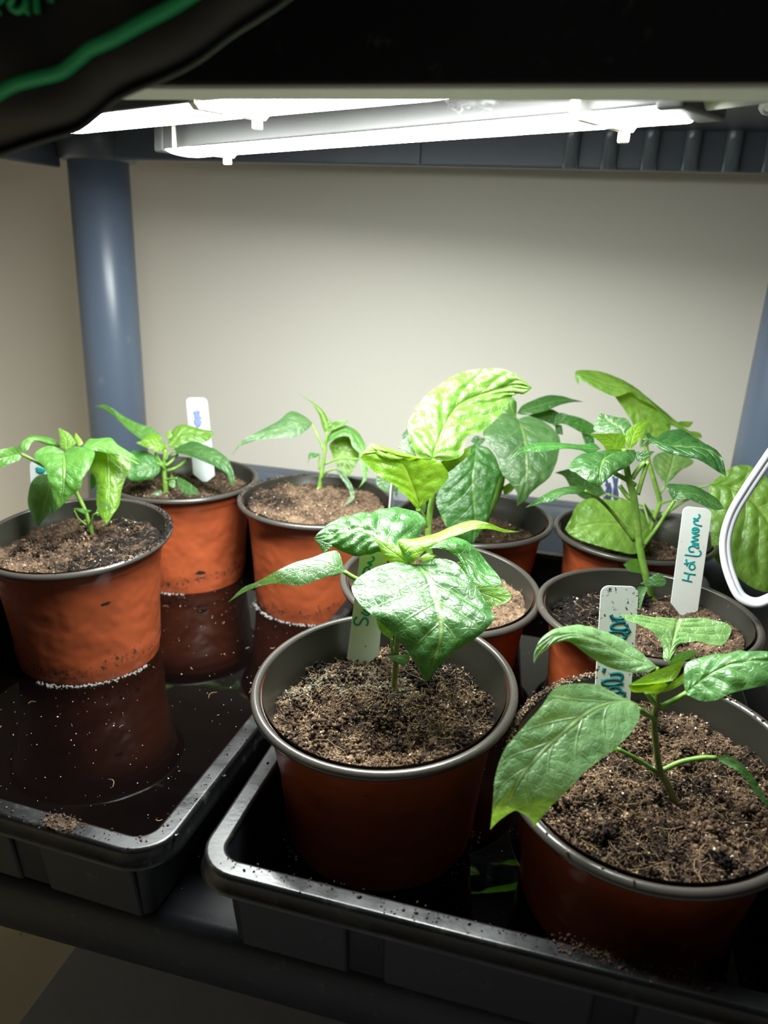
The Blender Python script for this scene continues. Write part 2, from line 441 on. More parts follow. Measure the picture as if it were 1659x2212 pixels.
# ------------------------------------------------------------------ grow lights
def grow_light(a, b, z, label, hw=0.0215):
    a = np.array([*a, z]); b = np.array([*b, z]); mid = (a + b) / 2
    t = thing('grow_light', mid, label, 'grow light', 'light bars under the upper shelf')
    d = (b - a); Ln = np.linalg.norm(d); d /= Ln; w = np.array([-d[1], d[0], 0]); up = np.array([0, 0, 1.0])
    def bar(s0, s1, hw0, hw1, z0, z1):
        V = []
        for zz, hw in ((z0, hw0), (z1, hw1)):
            for s, e in ((s0, -1), (s1, -1), (s1, 1), (s0, 1)):
                V.append(a + d * s + w * hw * e + up * zz)
        return V, [(0, 3, 2, 1), (4, 5, 6, 7), (0, 1, 5, 4), (1, 2, 6, 5), (2, 3, 7, 6), (3, 0, 4, 7)]
    m = MB(); m.add(*bar(0.006, Ln - 0.006, hw, hw - 0.001, 0.0010, 0.0170)); m.obj('housing', M['housing'], t, smooth=False, bevel=0.001)
    # shallow curved diffuser
    rings = []
    for s in (0.008, Ln - 0.008):
        rings.append(np.array([a + d * s + w * ((hw - 0.0015) * math.cos(q)) + up * (0.0012 - 0.0034 * math.sin(q)) for q in np.linspace(0, PI, 13)]))
    n = 13; V = np.concatenate(rings); F = [(j, j + 1, n + j + 1, n + j) for j in range(n - 1)] + [(0, n, 2 * n - 1, n - 1)]
    obj('diffuser', V, F, M['lamp'], t)
    for s0, s1 in ((-0.004, 0.008), (Ln - 0.008, Ln + 0.004)):
        m = MB(); m.add(*bar(s0, s1, hw + 0.0007, hw - 0.0003, -0.0006, 0.0175)); m.obj('end_cap', M['housing'], t, smooth=False, bevel=0.002)
    return t, a, b, d, w
lt1, a1, b1, d1, w1 = grow_light((-0.280, 0.522), (0.031, 0.340), Z0 + 0.2550, 'lit white light bar hanging nearest the wall, wired at its right end', 0.0180)
lt2, a2, b2, d2, w2 = grow_light((-0.333, 0.461), (-0.006, 0.303), Z0 + 0.2620, 'lit white light bar nearest the front lip, partly behind the black bag')
# the plug on the right end of the first bar
def along(a, d, w, s, o, z): return a + d * s + w * o + np.array([0, 0, z])
m = MB()
for s0, s1, r in ((0.004, 0.026, 0.0075), ):
    V, F = tube([along(b1, d1, w1, s0, 0, 0.006), along(b1, d1, w1, s1, 0, 0.006)], [0.0052, 0.0042], 14); m.add(V, F)
pl = m.obj('plug', M['white'], lt1)
m = MB()
for i in range(5):
    V, F = tube([along(b1, d1, w1, 0.027 + i * 0.0042, 0, 0.006), along(b1, d1, w1, 0.0296 + i * 0.0042, 0, 0.006)], [0.0042 - 0.0003 * i] * 2, 14); m.add(V, F)
m.add(*tube([along(b1, d1, w1, 0.026, 0, 0.006), along(b1, d1, w1, 0.050, 0, 0.006)], 0.0024, 10))
m.obj('strain_relief', M['white'], pl)
# cable ties that hold the bars up
for (A, d, w, s, lab) in ((a1, d1, w1, 0.030, 'cream cable tie round the left end of the rear light bar'),
                          (a1, d1, w1, 0.322, 'cream cable tie round the right end of the rear light bar'),
                          (a2, d2, w2, 0.170, 'cream cable tie round the front light bar, mostly hidden in its glare')):
    t = thing('cable_tie', along(A, d, w, s, 0, 0), lab, 'cable tie', None)
    m = MB()
    ring = [(-0.0226, UZ - Z0 - 0.2550 + 0.004), (-0.0226, 0.0003), (-0.020, -0.0010), (0.020, -0.0010), (0.0226, 0.0003), (0.0226, UZ - Z0 - 0.2550 + 0.004)]
    zb = A[2] - (Z0 + 0.2550)
    V = []
    for o, z in ring:
        z = z - zb if z > 0.001 else z
        k = 1.0 if z > 0.001 else 1.03
        for e in (-1, 1):
            V.append(along(A, d, w, s + 0.0021 * e, o, z)); V.append(along(A, d, w, s + 0.0021 * e, o * k, z - (0.0011 if z < 0 else 0)))
    F = []
    for i in range(len(ring) - 1):
        q = [i * 4, i * 4 + 1, i * 4 + 3, i * 4 + 2]; r = [x + 4 for x in q]
        for j in range(4): F.append((q[j], q[(j + 1) % 4], r[(j + 1) % 4], r[j]))
    m.add(V, F); m.obj('strap', M['tie'], t, smooth=False)
    m = MB(); c = along(A, d, w, s, 0.017, -0.0040)
    m.box(c - 0.0024, c + 0.0024); m.obj('locking_head', M['tie'], t, smooth=False, bevel=0.001)

# white twin cable looping down on the right
k = lambda x, y: (1200 + x / 3.614, 980 + y / 3.614)
pts = [at(1655, 228, 0.372), at(1720, 260, 0.375), at(1790, 420, 0.39), at(1800, 700, 0.41), at(1735, 880, 0.428), at(1664, 983, 0.438), at(1612, 1060, 0.444),
       at(1582, 1112, 0.447), at(1567, 1165, 0.448), at(1570, 1215, 0.447), at(1585, 1262, 0.444), at(1602, 1290, 0.442), at(1630, 1302, 0.440), at(1660, 1294, 0.438), at(1720, 1262, 0.436), at(1800, 1200, 0.45), at(1880, 1050, 0.47)]
pts = [along(b1, d1, w1, 0.048, 0, 0.006)] + pts
P = catmull(pts, 160)
T = np.gradient(P, axis=0); T /= np.linalg.norm(T, axis=1)[:, None]
view = P - CAM; view /= np.linalg.norm(view, axis=1)[:, None]
side = np.cross(T, view); side /= np.linalg.norm(side, axis=1)[:, None]
tw = np.linspace(0.25, 0.9, len(P))[:, None]
off = side * np.cos(tw) + view * np.sin(tw)
m = MB()
m.add(*tube(P + off * 0.0015, 0.0020, 12)); m.add(*tube(P - off * 0.0015, 0.0020, 12))
m.add(*tube(P, 0.0015, 8))
tag(m.obj('power_cable', M['cable']), 'white twin core cable looping down over the right hand pots', 'cable')

# ------------------------------------------------------------------ black compost bag slumped over the upper shelf
bag = thing('compost_bag', (-0.30, 0.28, UZ + 0.02), 'black plastic compost bag slumped over the front of the upper shelf', 'bag')
def bag_pt(px, py, front=True):
    """front film of the bag: a slightly bellied sheet hanging before the lip"""
    dxy = C_F + (px - IW / 2) / F_PX * C_R - (py - IH / 2) / F_PX * C_U
    return CAM + dxy * ((0.212) / dxy[1])
edge = [(-420, 470), (-260, 420), (-120, 372), (0, 336), (40, 322), (100, 303), (150, 289), (180, 276), (215, 248), (250, 218), (300, 193), (345, 176), (400, 150), (440, 126), (500, 80), (560, 42), (620, 2), (700, -60), (800, -140), (900, -230), (1000, -330)]
E0 = np.array([bag_pt(*e) for e in edge]); E0 = catmull(E0, 90)
ns = 26
Fr, Bk = [], []
for P0 in E0:
    row = []
    cx, cz = -0.40, UZ + 0.16
    for j in range(ns + 1):
        t = j / ns
        x = P0[0] * (1 - t) + cx * t; z = P0[2] * (1 - t) + cz * t
        belly = 0.020 * math.sin(min(1, t * 3.0) * PI / 2)
        wr = 0.006 * noise.noise(Vector((x * 22, z * 22, 1.3))) + 0.003 * noise.noise(Vector((x * 60, z * 60, 4.1)))
        over = max(0.0, z - (UZ + 0.055)) * 0.8
        row.append((x, 0.212 - belly + wr * min(1, t * 6) + over, z))
    Fr.append(np.array(row))
Fr = np.array(Fr); Bk = Fr.copy(); 
tt = np.linspace(0, 1, ns + 1)
Bk[:, :, 1] = 0.212 + 0.024 * np.sin(np.clip(tt * 3, 0, 1) * PI / 2)[None] + np.maximum(0, Fr[:, :, 2] - (UZ + 0.055)) * 3.2
nr, nc = Fr.shape[:2]
V = np.concatenate([Fr.reshape(-1, 3), Bk.reshape(-1, 3)])
F = []
for i in range(nr - 1):
    for j in range(nc - 1):
        q = i * nc + j
        F.append((q, q + 1, q + nc + 1, q + nc)); q += nr * nc
        F.append((q, q + nc, q + nc + 1, q + 1))
    q = i * nc; F.append((q, q + nc, q + nc + nr * nc, q + nr * nc))
film = obj('bag_film', V, F, M['bag'], bag)
# thin clear seam along the edge of the bag
m = MB(); m.add(*tube(E0[::2] + np.array([0, -0.0006, 0]), 0.0011, 6, flat=0.5)); m.obj('bag_seam', M['bag'], bag)
def on_bag(px, py):
    """the front film under a pixel, found from the film's own vertices"""
    d = C_F + (px - IW / 2) / F_PX * C_R - (py - IH / 2) / F_PX * C_U
    Q = CAM + d * (0.195 / d[1])
    for _ in range(5):
        k = np.argmin((Fr[:, :, 0] - Q[0]) ** 2 + (Fr[:, :, 2] - Q[2]) ** 2); y = Fr.reshape(-1, 3)[k, 1]
        Q = CAM + d * (y / d[1])
    return Q + np.array([0, -0.0016, 0])
def smooth_line(P, it=6):
    P = np.array(P)
    for _ in range(it): P[1:-1, 1] = (P[:-2, 1] + P[2:, 1] + 2 * P[1:-1, 1]) / 4
    return P
cl = catmull(np.array([(-120, 290), (-40, 232), (0, 207), (40, 185), (90, 171), (140, 158), (175, 132), (205, 108), (250, 88), (300, 60), (350, 34), (400, 6), (470, -40)], float), 60)
ln = smooth_line([on_bag(x, y) for x, y in cl])
m = MB(); m.add(*tube(ln, 0.0019, 6, flat=1.0)); m.obj('printed_line', M['bag_green'], bag)
strokes = [[(-14, 10), (8, 6), (16, -6), (4, -18), (-14, -10), (-18, 14), (-6, 28), (12, 30)],
           [(66, -4), (50, -12), (34, -2), (33, 18), (48, 28), (64, 16), (66, -4), (68, 26), (72, 30)],
           [(88, -14), (88, 10), (89, 32)], [(110, -14), (118, -10), (119, 8)]]
m = MB()
for s in strokes:
    m.add(*tube(smooth_line([on_bag(x, y) for x, y in catmull(np.array(s, float), 24)]), 0.0009, 6))
m.obj('lettering', M['bag_green'], bag)

# ------------------------------------------------------------------ seed trays and the water in them
TZ = Z0 - 0.045                               # top of the tray rims
WZ = Z0 - 0.0855                              # water level
def rot2(P, c, a):
    P = np.array(P, float); ca, sa = math.cos(a), math.sin(a)
    x = P[:, 0] - c[0]; y = P[:, 1] - c[1]
    P[:, 0] = c[0] + ca * x - sa * y; P[:, 1] = c[1] + sa * x + ca * y
    return P

def seed_tray(x0, x1, y0, y1, piv, ang, label):
    t = thing('seed_tray', ((x0 + x1) / 2, (y0 + y1) / 2, DECK), label, 'tray')
    p = (x0, x1, y0, y1, 0.019)
    R = lambda d, z: rot2(inset(p, d, z), piv, ang)
    rim = [R(-0.0012, TZ - 0.0098), R(-0.0016, TZ - 0.0092), R(-0.0004, TZ - 0.0078), R(0.0002, TZ - 0.0022), R(0.0005, TZ - 0.0009), R(0.0012, TZ - 0.0002), R(0.0018, TZ), R(0.0021, TZ), R(0.0081, TZ), R(0.0084, TZ), R(0.0090, TZ - 0.0002), R(0.0097, TZ - 0.0009), R(0.0100, TZ - 0.0022)]
    V, F = loft(rim + [R(0.0094, TZ - 0.0045), R(0.0022, TZ - 0.0025), R(0.0012, TZ - 0.0085), R(-0.0002, TZ - 0.0098), rim[0]])
    obj('rim', V, F, M['tray'], t)
    fl = DECK + 0.0015
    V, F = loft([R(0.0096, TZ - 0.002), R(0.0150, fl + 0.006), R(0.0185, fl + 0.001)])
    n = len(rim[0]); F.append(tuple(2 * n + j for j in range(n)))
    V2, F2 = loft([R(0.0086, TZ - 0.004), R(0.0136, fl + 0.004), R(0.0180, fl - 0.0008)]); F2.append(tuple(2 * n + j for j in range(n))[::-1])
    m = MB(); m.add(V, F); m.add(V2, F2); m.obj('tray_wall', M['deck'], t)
    # stiffening panels moulded into the front wall
    L = x1 - x0
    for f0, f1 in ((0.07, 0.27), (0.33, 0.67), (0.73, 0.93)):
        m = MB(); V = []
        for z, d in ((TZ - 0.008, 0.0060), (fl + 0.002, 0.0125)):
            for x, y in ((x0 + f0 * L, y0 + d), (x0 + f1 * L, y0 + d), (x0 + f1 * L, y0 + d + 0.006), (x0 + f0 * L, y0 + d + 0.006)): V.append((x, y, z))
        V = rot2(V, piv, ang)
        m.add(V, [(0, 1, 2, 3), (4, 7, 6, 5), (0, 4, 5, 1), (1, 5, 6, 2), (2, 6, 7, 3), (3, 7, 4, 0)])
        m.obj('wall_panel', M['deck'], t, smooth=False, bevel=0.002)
    return t, R
TA = math.radians(-2.6)
trayL, RL = seed_tray(-0.405, -0.148, 0.2265, 0.640, (-0.148, 0.2265), TA, 'black seed tray on the left, flooded with dark water round three pots')
trayR, RR = seed_tray(-0.1335, 0.1195, 0.2275, 0.642, (-0.1335, 0.2275), math.radians(-0.6), 'black seed tray on the right, crowded with six pots')
for R, lab in ((RL, 'dark peat stained water in the left hand tray'), (RR, 'dark water in the crowded right hand tray')):
    ring = R(0.0139, WZ); n = len(ring)
    tag(obj('tray_water', ring, [tuple(range(n))], M['water'], smooth=False), lab, 'water', kind='stuff')

ICO = None
def ico():
    t = (1 + 5 ** 0.5) / 2
    V = np.array([(-1, t, 0), (1, t, 0), (-1, -t, 0), (1, -t, 0), (0, -1, t), (0, 1, t), (0, -1, -t), (0, 1, -t), (t, 0, -1), (t, 0, 1), (-t, 0, -1), (-t, 0, 1)], float)
    V /= np.linalg.norm(V[0])
    F = np.array([(0, 11, 5), (0, 5, 1), (0, 1, 7), (0, 7, 10), (0, 10, 11), (1, 5, 9), (5, 11, 4), (11, 10, 2), (10, 7, 6), (7, 1, 8), (3, 9, 4), (3, 4, 2), (3, 2, 6), (3, 6, 8), (3, 8, 9), (4, 9, 5), (2, 4, 11), (6, 2, 10), (8, 6, 7), (9, 8, 1)])
    return V, F
IV, IF = ico()
def lumps(C, S, rng, jag=0.35):
    """irregular grains at centres C of radii S"""
    n = len(C)
    A = rng.normal(size=(n, 3, 3)); Q = np.linalg.qr(A)[0]
    v = IV[None] * (1 + jag * rng.uniform(-1, 1, (n, 12, 1))) * S[:, None, None] * rng.uniform(0.6, 1.3, (n, 1, 3))
    v = np.einsum('nij,nkj->nki', Q, v) + C[:, None]
    f = IF[None] + (np.arange(n) * 12)[:, None, None]
    return v.reshape(-1, 3), f.reshape(-1, 3)
def strands(C, Ln, r, rng, flat=0.4):
    """short bent fibres"""
    n = len(C); a = rng.uniform(0, 2 * PI, n)
    d = np.column_stack([np.cos(a), np.sin(a), rng.uniform(-flat, flat, n)]); q = np.column_stack([-np.sin(a), np.cos(a), rng.uniform(-0.5, 0.5, n)])
    V = []; 
    for s, b in ((-1, 0), (-0.3, 0.18), (0.35, 0.15), (1, -0.1)):
        c = C + d * (Ln * s * 0.5)[:, None] + q * (Ln * b)[:, None] + np.array([0, 0, 1]) * (Ln * 0.06 * (1 - s * s))[:, None]
        for k in range(3):
            ang = k * 2 * PI / 3
            V.append(c + r[:, None] * (math.cos(ang) * q + math.sin(ang) * np.array([0, 0, 1.0])))
    V = np.stack(V, 1)
    base = []
    for i in range(3):
        for k in range(3):
            k2 = (k + 1) % 3
            base.append((i * 3 + k, i * 3 + k2, i * 3 + 3 + k2, i * 3 + 3 + k))
    f = np.array(base)[None] + (np.arange(n) * 12)[:, None, None]
    return V.reshape(-1, 3), f.reshape(-1, 4)

# ------------------------------------------------------------------ pots
# key: rim centre x, y, z; rim tilt x, y; rim radius; base centre x, y; soil depth; soil tilt x, y
POTS = {
 'A': (-0.3232, 0.4297, 0.0061, 0.017, 0.071, .065, -0.320, 0.430, .0110, 0.075, -0.06),
 'B': (-0.3259, 0.5872, 0.0009, 0.013, 0.004, .065, -0.318, 0.578, .0110, 0.00, -0.03),
 'C': (-0.1975, 0.5735, 0.0017, -0.010, 0.014, .065, -0.1945, 0.562, .0050, -0.02, -0.01),
 'D': (-0.0736, 0.3189, 0.0024, 0.034, 0.080, .065, -0.074, 0.324, .0175, 0.03, -0.03),
 'E': (-0.0696, 0.4489, -0.0003, -0.052, 0.041, .065, -0.070, 0.450, .0125, 0.02, 0.00),
 'F': (-0.0680, 0.5813, 0.0002, 0.022, 0.004, .064, -0.070, 0.580, .0200, 0.0, 0.0),
 'G': (0.0580, 0.5960, -0.0015, 0.006, -0.002, .0625, 0.055, 0.592, .0220, 0.0, 0.0),
 'H': (0.0567, 0.4414, 0.0043, 0.004, -0.018, .065, 0.056, 0.443, .0130, 0.05, -0.02),
 'I': (0.0521, 0.3019, -0.0040, 0.061, 0.131, .065, 0.051, 0.311, .0150, 0.02, -0.02),
}
PL = {'A': 'terracotta plastic pot at the front of the left tray, soil ring above its base',
      'B': 'terracotta plastic pot before the left shelf post, with a white label standing in it',
      'C': 'terracotta plastic pot filled to the brim, hiding the right side of the left tray',
      'D': 'brown plastic pot in the front left corner of the right tray, wide dark rim',
      'E': 'brown plastic pot half hidden behind the front left pot of the right tray',
      'F': 'brown plastic pot at the back of the right tray, under big glossy leaves',
      'G': 'brown plastic pot in the back right corner of the right tray',
      'H': 'terracotta plastic pot in the middle of the right tray with the Hot Lemon label',
      'I': 'terracotta plastic pot with a crumb strewn rim, front right corner of the right tray'}
PH = 0.0985                                   # rim to base
def pot_frame(k):
    cx, cy, cz, tx, ty, R, bx, by, sd, sx, sy = POTS[k]
    return np.array([cx, cy, Z0 + cz]), (tx, ty), R, np.array([bx, by, DECK + 0.0022])
SEG = 96
AN = np.linspace(0, 2 * PI, SEG, endpoint=False)
def pot_ring(k, s, r, dz=0.0, dent=0.0, seed=0.0):
    """ring at fraction s from the rim (0) to the base (1)"""
    c, (tx, ty), R, b = pot_frame(k)
    cc = c * (1 - s) + b * s
    w = 1 - s
    rr = r
    if dent:
        rr = r + dent * np.array([noise.noise(Vector((2.2 * math.cos(a), 2.2 * math.sin(a), s * 4 + seed))) for a in AN])
    x, y = np.cos(AN) * rr, np.sin(AN) * rr
    return np.column_stack([cc[0] + x, cc[1] + y, cc[2] + w * (tx * x + ty * y) + dz])
for k, P in POTS.items():
    c, tl, R, b = pot_frame(k)
    t = thing('plant_pot', b, PL[k], 'pot')
    sd = ord(k) * 1.7
    wm = pot_mat('terracotta_plastic', ORANGE, DECK + 0.004, {'A': 1.0, 'B': 0.9, 'C': 0.9}.get(k, 0.25))
    lip = R - 0.0045
    rb = 0.0475
    prof = [(0.020, lip - 0.0002), (0.06, lip - 0.0012), (0.115, lip - 0.0025), (0.130, lip - 0.0036), (0.145, lip - 0.0044), (0.30, lip - 0.0065), (0.50, lip - 0.0085), (0.70, lip - 0.0108), (0.80, rb + 0.0022), (0.84, rb + 0.0010), (0.95, rb - 0.0002), (0.985, rb - 0.0008), (1.0, rb - 0.0025)]
    rings = [pot_ring(k, s, r, dent=0.0016 if 0.2 < s < 0.75 else 0.0, seed=sd) for s, r in prof]
    V, F = loft(rings); F.append(tuple((len(rings) - 1) * SEG + j for j in range(SEG))[::-1])
    obj('pot_wall', V, F, wm, t)
    # inside lining
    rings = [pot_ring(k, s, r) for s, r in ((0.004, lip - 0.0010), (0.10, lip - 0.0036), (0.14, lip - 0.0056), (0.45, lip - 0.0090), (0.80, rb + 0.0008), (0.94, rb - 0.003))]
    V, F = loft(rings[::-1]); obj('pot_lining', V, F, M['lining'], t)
    # rolled rim
    rings = [pot_ring(k, 0.035, lip + 0.0001)]
    for q in np.linspace(-0.5, PI + 0.35, 11):
        rings.append(pot_ring(k, 0.0, R - 0.0022 + 0.0022 * math.cos(q), dz=-0.0024 + 0.0024 * math.sin(q) * 1.0))
    rings.append(pot_ring(k, 0.03, lip - 0.0010))
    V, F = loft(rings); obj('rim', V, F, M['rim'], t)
    POTS[k] = POTS[k] + (t,)

# ------------------------------------------------------------------ potting soil
STEM = {'A': (-0.326, 0.447), 'B': (-0.337, 0.573), 'C': (-0.207, 0.606), 'D': (-0.072, 0.335), 'E': (-0.082, 0.470), 'F': (-0.052, 0.592), 'G': (0.072, 0.612), 'H': (0.067, 0.487), 'I': (0.067, 0.301)}
SL = {'A': 'peaty brown soil with black damp patches in the front left pot', 'B': 'brown soil in the pot before the left shelf post',
      'C': 'reddish brown peat heaped level with the rim of the brim full pot', 'D': 'dark crumbly soil with grey green mould in the front pot with the Sw label',
      'E': 'tan dry peat in the pot half hidden behind the front one', 'F': 'brown soil sunk low in the pot under the glossy leaves',
      'G': 'brown soil sunk low in the back right pot', 'H': 'brown soil heaped round the Hot Lemon label', 'I': 'coarse brown soil with pale grit in the front right pot'}
def soil_h(k, X, Y):
    """height of the soil surface of pot k over points X, Y"""
    cx, cy, cz, tx, ty, R, bx, by, sd, sx, sy = POTS[k][:11]
    dx, dy = X - cx, Y - cy
    z = Z0 + cz + tx * dx + ty * dy - sd + sx * dx + sy * dy
    so = ord(k) * 3.1
    n = np.array([1.0 * noise.noise(Vector((x * 45, y * 45, so))) + 0.5 * noise.noise(Vector((x * 110, y * 110, so + 5))) + 0.33 * noise.noise(Vector((x * 260, y * 260, so + 9))) + 0.2 * noise.noise(Vector((x * 600, y * 600, so + 3)))
                  for x, y in zip(dx, dy)])
    amp = {'D': 0.0052, 'I': 0.0046, 'A': 0.0046, 'H': 0.0046}.get(k, 0.0038)
    r = np.array([abs(noise.noise(Vector((x * 170, y * 170, so + 20)))) + 0.6 * abs(noise.noise(Vector((x * 380, y * 380, so + 30)))) for x, y in zip(dx, dy)])
    return z + amp * n - 0.0030 * r + 0.0008
for k in POTS:
    rng = np.random.default_rng(ord(k))
    cx, cy, cz, tx, ty, R, bx, by, sd = POTS[k][:9]
    near = k in 'DI'
    ru = R - 0.0045 - 0.0036 - 0.0006 - max(0, sd - 0.009) * 0.12
    nr, na = (80, 220) if near else (44, 130)
    q = sd / PH
    sc = np.array([cx * (1 - q) + bx * q, cy * (1 - q) + by * q])
    rr = np.linspace(0.0, 1, nr + 1)[1:] * ru
    a = np.linspace(0, 2 * PI, na, endpoint=False)
    X = np.concatenate([[sc[0]], (sc[0] + rr[:, None] * np.cos(a)).ravel()]); Y = np.concatenate([[sc[1]], (sc[1] + rr[:, None] * np.sin(a)).ravel()])
    Z = soil_h(k, X, Y)
    V = np.column_stack([X, Y, Z])
    F = [(0, 1 + j, 1 + (j + 1) % na) for j in range(na)]
    for i in range(nr - 1):
        o0, o1 = 1 + i * na, 1 + (i + 1) * na
        F += [(o0 + j, o1 + j, o1 + (j + 1) % na, o0 + (j + 1) % na) for j in range(na)]
    m = MB(); m.add(V, F, 0)
    tint = [np.full(len(V), -0.05)]
    def scat(n, rmax=ru * 0.985):
        r = rmax * np.sqrt(rng.uniform(0, 1, n)); t = rng.uniform(0, 2 * PI, n)
        x, y = sc[0] + r * np.cos(t), sc[1] + r * np.sin(t)
        return np.column_stack([x, y, soil_h(k, x, y)])
    ng = 9000 if near else 5000
    C = scat(ng); S = (0.00028 + 0.0011 * rng.beta(1.1, 5.5, ng)) * (1.0 if near else 0.8)
    C[:, 2] += S * 0.3
    lv, lf = lumps(C, S, rng, 0.45); m.add(lv, lf, 0)
    tint.append(np.repeat(rng.normal(0.12, 0.30, ng), 12))
    nb = 60 if near else 24                  # larger clods
    C = scat(nb); S = rng.uniform(0.0014, 0.0028, nb); C[:, 2] -= S * 0.35
    if k in 'CIA': S *= 0.8
    lv, lf = lumps(C, S, rng, 0.55); m.add(lv, lf, 0); tint.append(np.repeat(rng.normal(0.0, 0.15, nb), 12))
    if k in 'DIHA':                           # crumbly clods
        ncl = {'D': 90, 'I': 70, 'H': 40, 'A': 30}[k]; per = 40
        c0 = np.repeat(scat(ncl, ru * 0.93), per, 0); sz = np.repeat(rng.uniform(0.0010, 0.0030, ncl), per)
        C = c0 + rng.normal(0, 1, (ncl * per, 3)) * sz[:, None] * np.array([1, 1, 0.7]); C[:, 2] += sz * 0.4
        S = sz * rng.uniform(0.18, 0.5, len(C))
        lv, lf = lumps(C, S, rng, 0.5); m.add(lv, lf, 0); tint.append(np.repeat(np.repeat(rng.normal(0.0, 0.15, ncl), per) + rng.normal(0, 0.14, len(C)), 12))
    npz = 110 if near else 40
    C = scat(npz); S = rng.uniform(0.0003, 0.0007, npz); C[:, 2] += S * 0.6
    lv, lf = lumps(C, S, rng, 0.3); m.add(lv, lf, 1); tint.append(np.zeros(len(lv)))
    nf = 1500 if near else 420
    C = scat(nf, ru * 0.95); C[:, 2] += 0.0007
    fv, ff = strands(C, rng.gamma(2.0, 0.0017, nf) + 0.001, rng.uniform(0.00006, 0.00013, nf), rng, 0.7); m.add(fv, ff, 2); tint.append(np.zeros(len(fv)))
    if k == 'D':                              # grey green mould along a ridge and beside the stem
        nm = 3600; t = rng.uniform(0, 1, nm)
        pa = np.array([at(590, 1505, 0.39), at(680, 1470, 0.405), at(760, 1480, 0.40), at(830, 1430, 0.41), at(870, 1490, 0.395)])
        PP = catmull(pa, 200)[(t * 199).astype(int)]
        x = PP[:, 0] + rng.normal(0, 0.0055, nm); y = PP[:, 1] + rng.normal(0, 0.0055, nm)
        ok = np.hypot(x - sc[0], y - sc[1]) < ru * 0.95; x, y = x[ok], y[ok]
        C = np.column_stack([x, y, soil_h(k, x, y) + 0.0006]); S = rng.uniform(0.00015, 0.00045, len(C))
        lv, lf = lumps(C, S, rng, 0.4); m.add(lv, lf, 3); tint.append(np.zeros(len(lv)))
    if k in 'IAC':                            # crumbs stuck on the rim
        nn = {'I': 900, 'A': 420, 'C': 160}[k]
        t = rng.normal({'I': 2.3, 'A': 0.15, 'C': 2.6}[k], {'I': 0.65, 'A': 0.42, 'C': 0.9}[k], nn)
        rad = R - 0.0026 + rng.normal(0, 0.0011, nn)
        x, y = cx + rad * np.cos(t), cy + rad * np.sin(t)
        z = Z0 + cz + tx * (x - cx) + ty * (y - cy) + 0.0002
        S = 0.0003 + 0.0008 * rng.beta(1.3, 4, nn)
        lv, lf = lumps(np.column_stack([x, y, z]), S, rng, 0.45); m.add(lv, lf, 0); tint.append(np.repeat(rng.normal(0.10, 0.22, nn), 12))
    Vs = np.concatenate(m.V); gx, gy = {'A': (5.5, 1.5), 'H': (-5.0, 3.0), 'C': (-3.5, 0.0), 'D': (1.0, 3.0), 'I': (1.5, 2.0)}.get(k, (0, 0))   # damp, darker side of the pot
    wob = np.array([noise.noise(Vector((a * 28, b_y * 28, ord(k)))) for a, b_y in Vs[:, :2]])
    tint.append(np.zeros(0)); damp = np.clip(((Vs[:, 0] - cx) * gx + (Vs[:, 1] - cy) * gy) * 2.2 + wob * 0.8 - 0.05, 0, 0.75) if k in 'AHCDI' else 0.0
    tint = [np.concatenate(tint) - damp]
    o = obj('potting_soil', Vs, m.F, [M['soil'], M['perlite'], M['fibre'], M['mould']], None, True, midx=m.M, tint=np.concatenate(tint) + {'E': 0.26, 'C': 0.18, 'A': 0.10, 'H': 0.05}.get(k, 0.0))
    tag(o, SL[k], 'soil', kind='stuff')

# ------------------------------------------------------------------ specks on the water, crumbs on the tray rims, foam at the water line
rng = np.random.default_rng(5)
def inside_tray(n, R, margin=0.02):
    ring = R(margin, WZ); lo, hi = ring.min(0), ring.max(0)
    return np.column_stack([rng.uniform(lo[0], hi[0], n), rng.uniform(lo[1], hi[1], n), np.full(n, WZ)])
for R, n, lab in ((RL, 620, 'pale specks of grit and peat floating on the left tray water'), (RR, 500, 'pale specks floating on the right tray water')):
    C = inside_tray(n, R); S = 0.00012 + 0.0009 * rng.beta(1, 11, n)
    ok = np.ones(n, bool)
    for k in POTS: ok &= np.hypot(C[:, 0] - POTS[k][6], C[:, 1] - POTS[k][7]) > 0.049
    m = MB(); v, f = lumps(C[ok], S[ok], rng, 0.3); m.add(v, f, 0)
    C2 = inside_tray(26, R, 0.03)
    ok = np.ones(26, bool)
    for k in POTS: ok &= np.hypot(C2[:, 0] - POTS[k][6], C2[:, 1] - POTS[k][7]) > 0.053
    v, f = strands(C2[ok] + np.array([0, 0, 0.0003]), rng.uniform(0.003, 0.009, ok.sum()), np.full(ok.sum(), 0.00016), rng, 0.05); m.add(v, f, 1)
    tag(m.obj('floating_specks', [M['perlite'], M['fibre']]), lab, 'specks', kind='stuff')
m = MB()
def rim_crumbs(c0, c1, n, spread, smax, mi=0):
    t = rng.uniform(0, 1, n)[:, None]; C = c0 * (1 - t) + c1 * t; C[:, :2] += rng.normal(0, spread, (n, 2)); C[:, 2] = TZ + 0.0002
    v, f = lumps(C, 0.0002 + smax * rng.beta(1.2, 5, n), rng, 0.4); m.add(v, f, mi)
q0, q1 = at(125, 1800, 0.39), at(170, 1815, 0.39)
P0 = np.array([-0.205, 0.2345, TZ]); P1 = np.array([-0.192, 0.2340, TZ]); rim_crumbs(P0, P1, 420, 0.0022, 0.0011)
rim_crumbs(np.array([-0.40, 0.2345, TZ]), np.array([-0.155, 0.2335, TZ]), 160, 0.0020, 0.0009)
rim_crumbs(np.array([-0.153, 0.240, TZ]), np.array([-0.139, 0.42, TZ]), 120, 0.0022, 0.0007)
rim_crumbs(np.array([0.02, 0.2335, TZ]), np.array([0.075, 0.2335, TZ]), 420, 0.0026, 0.0011)
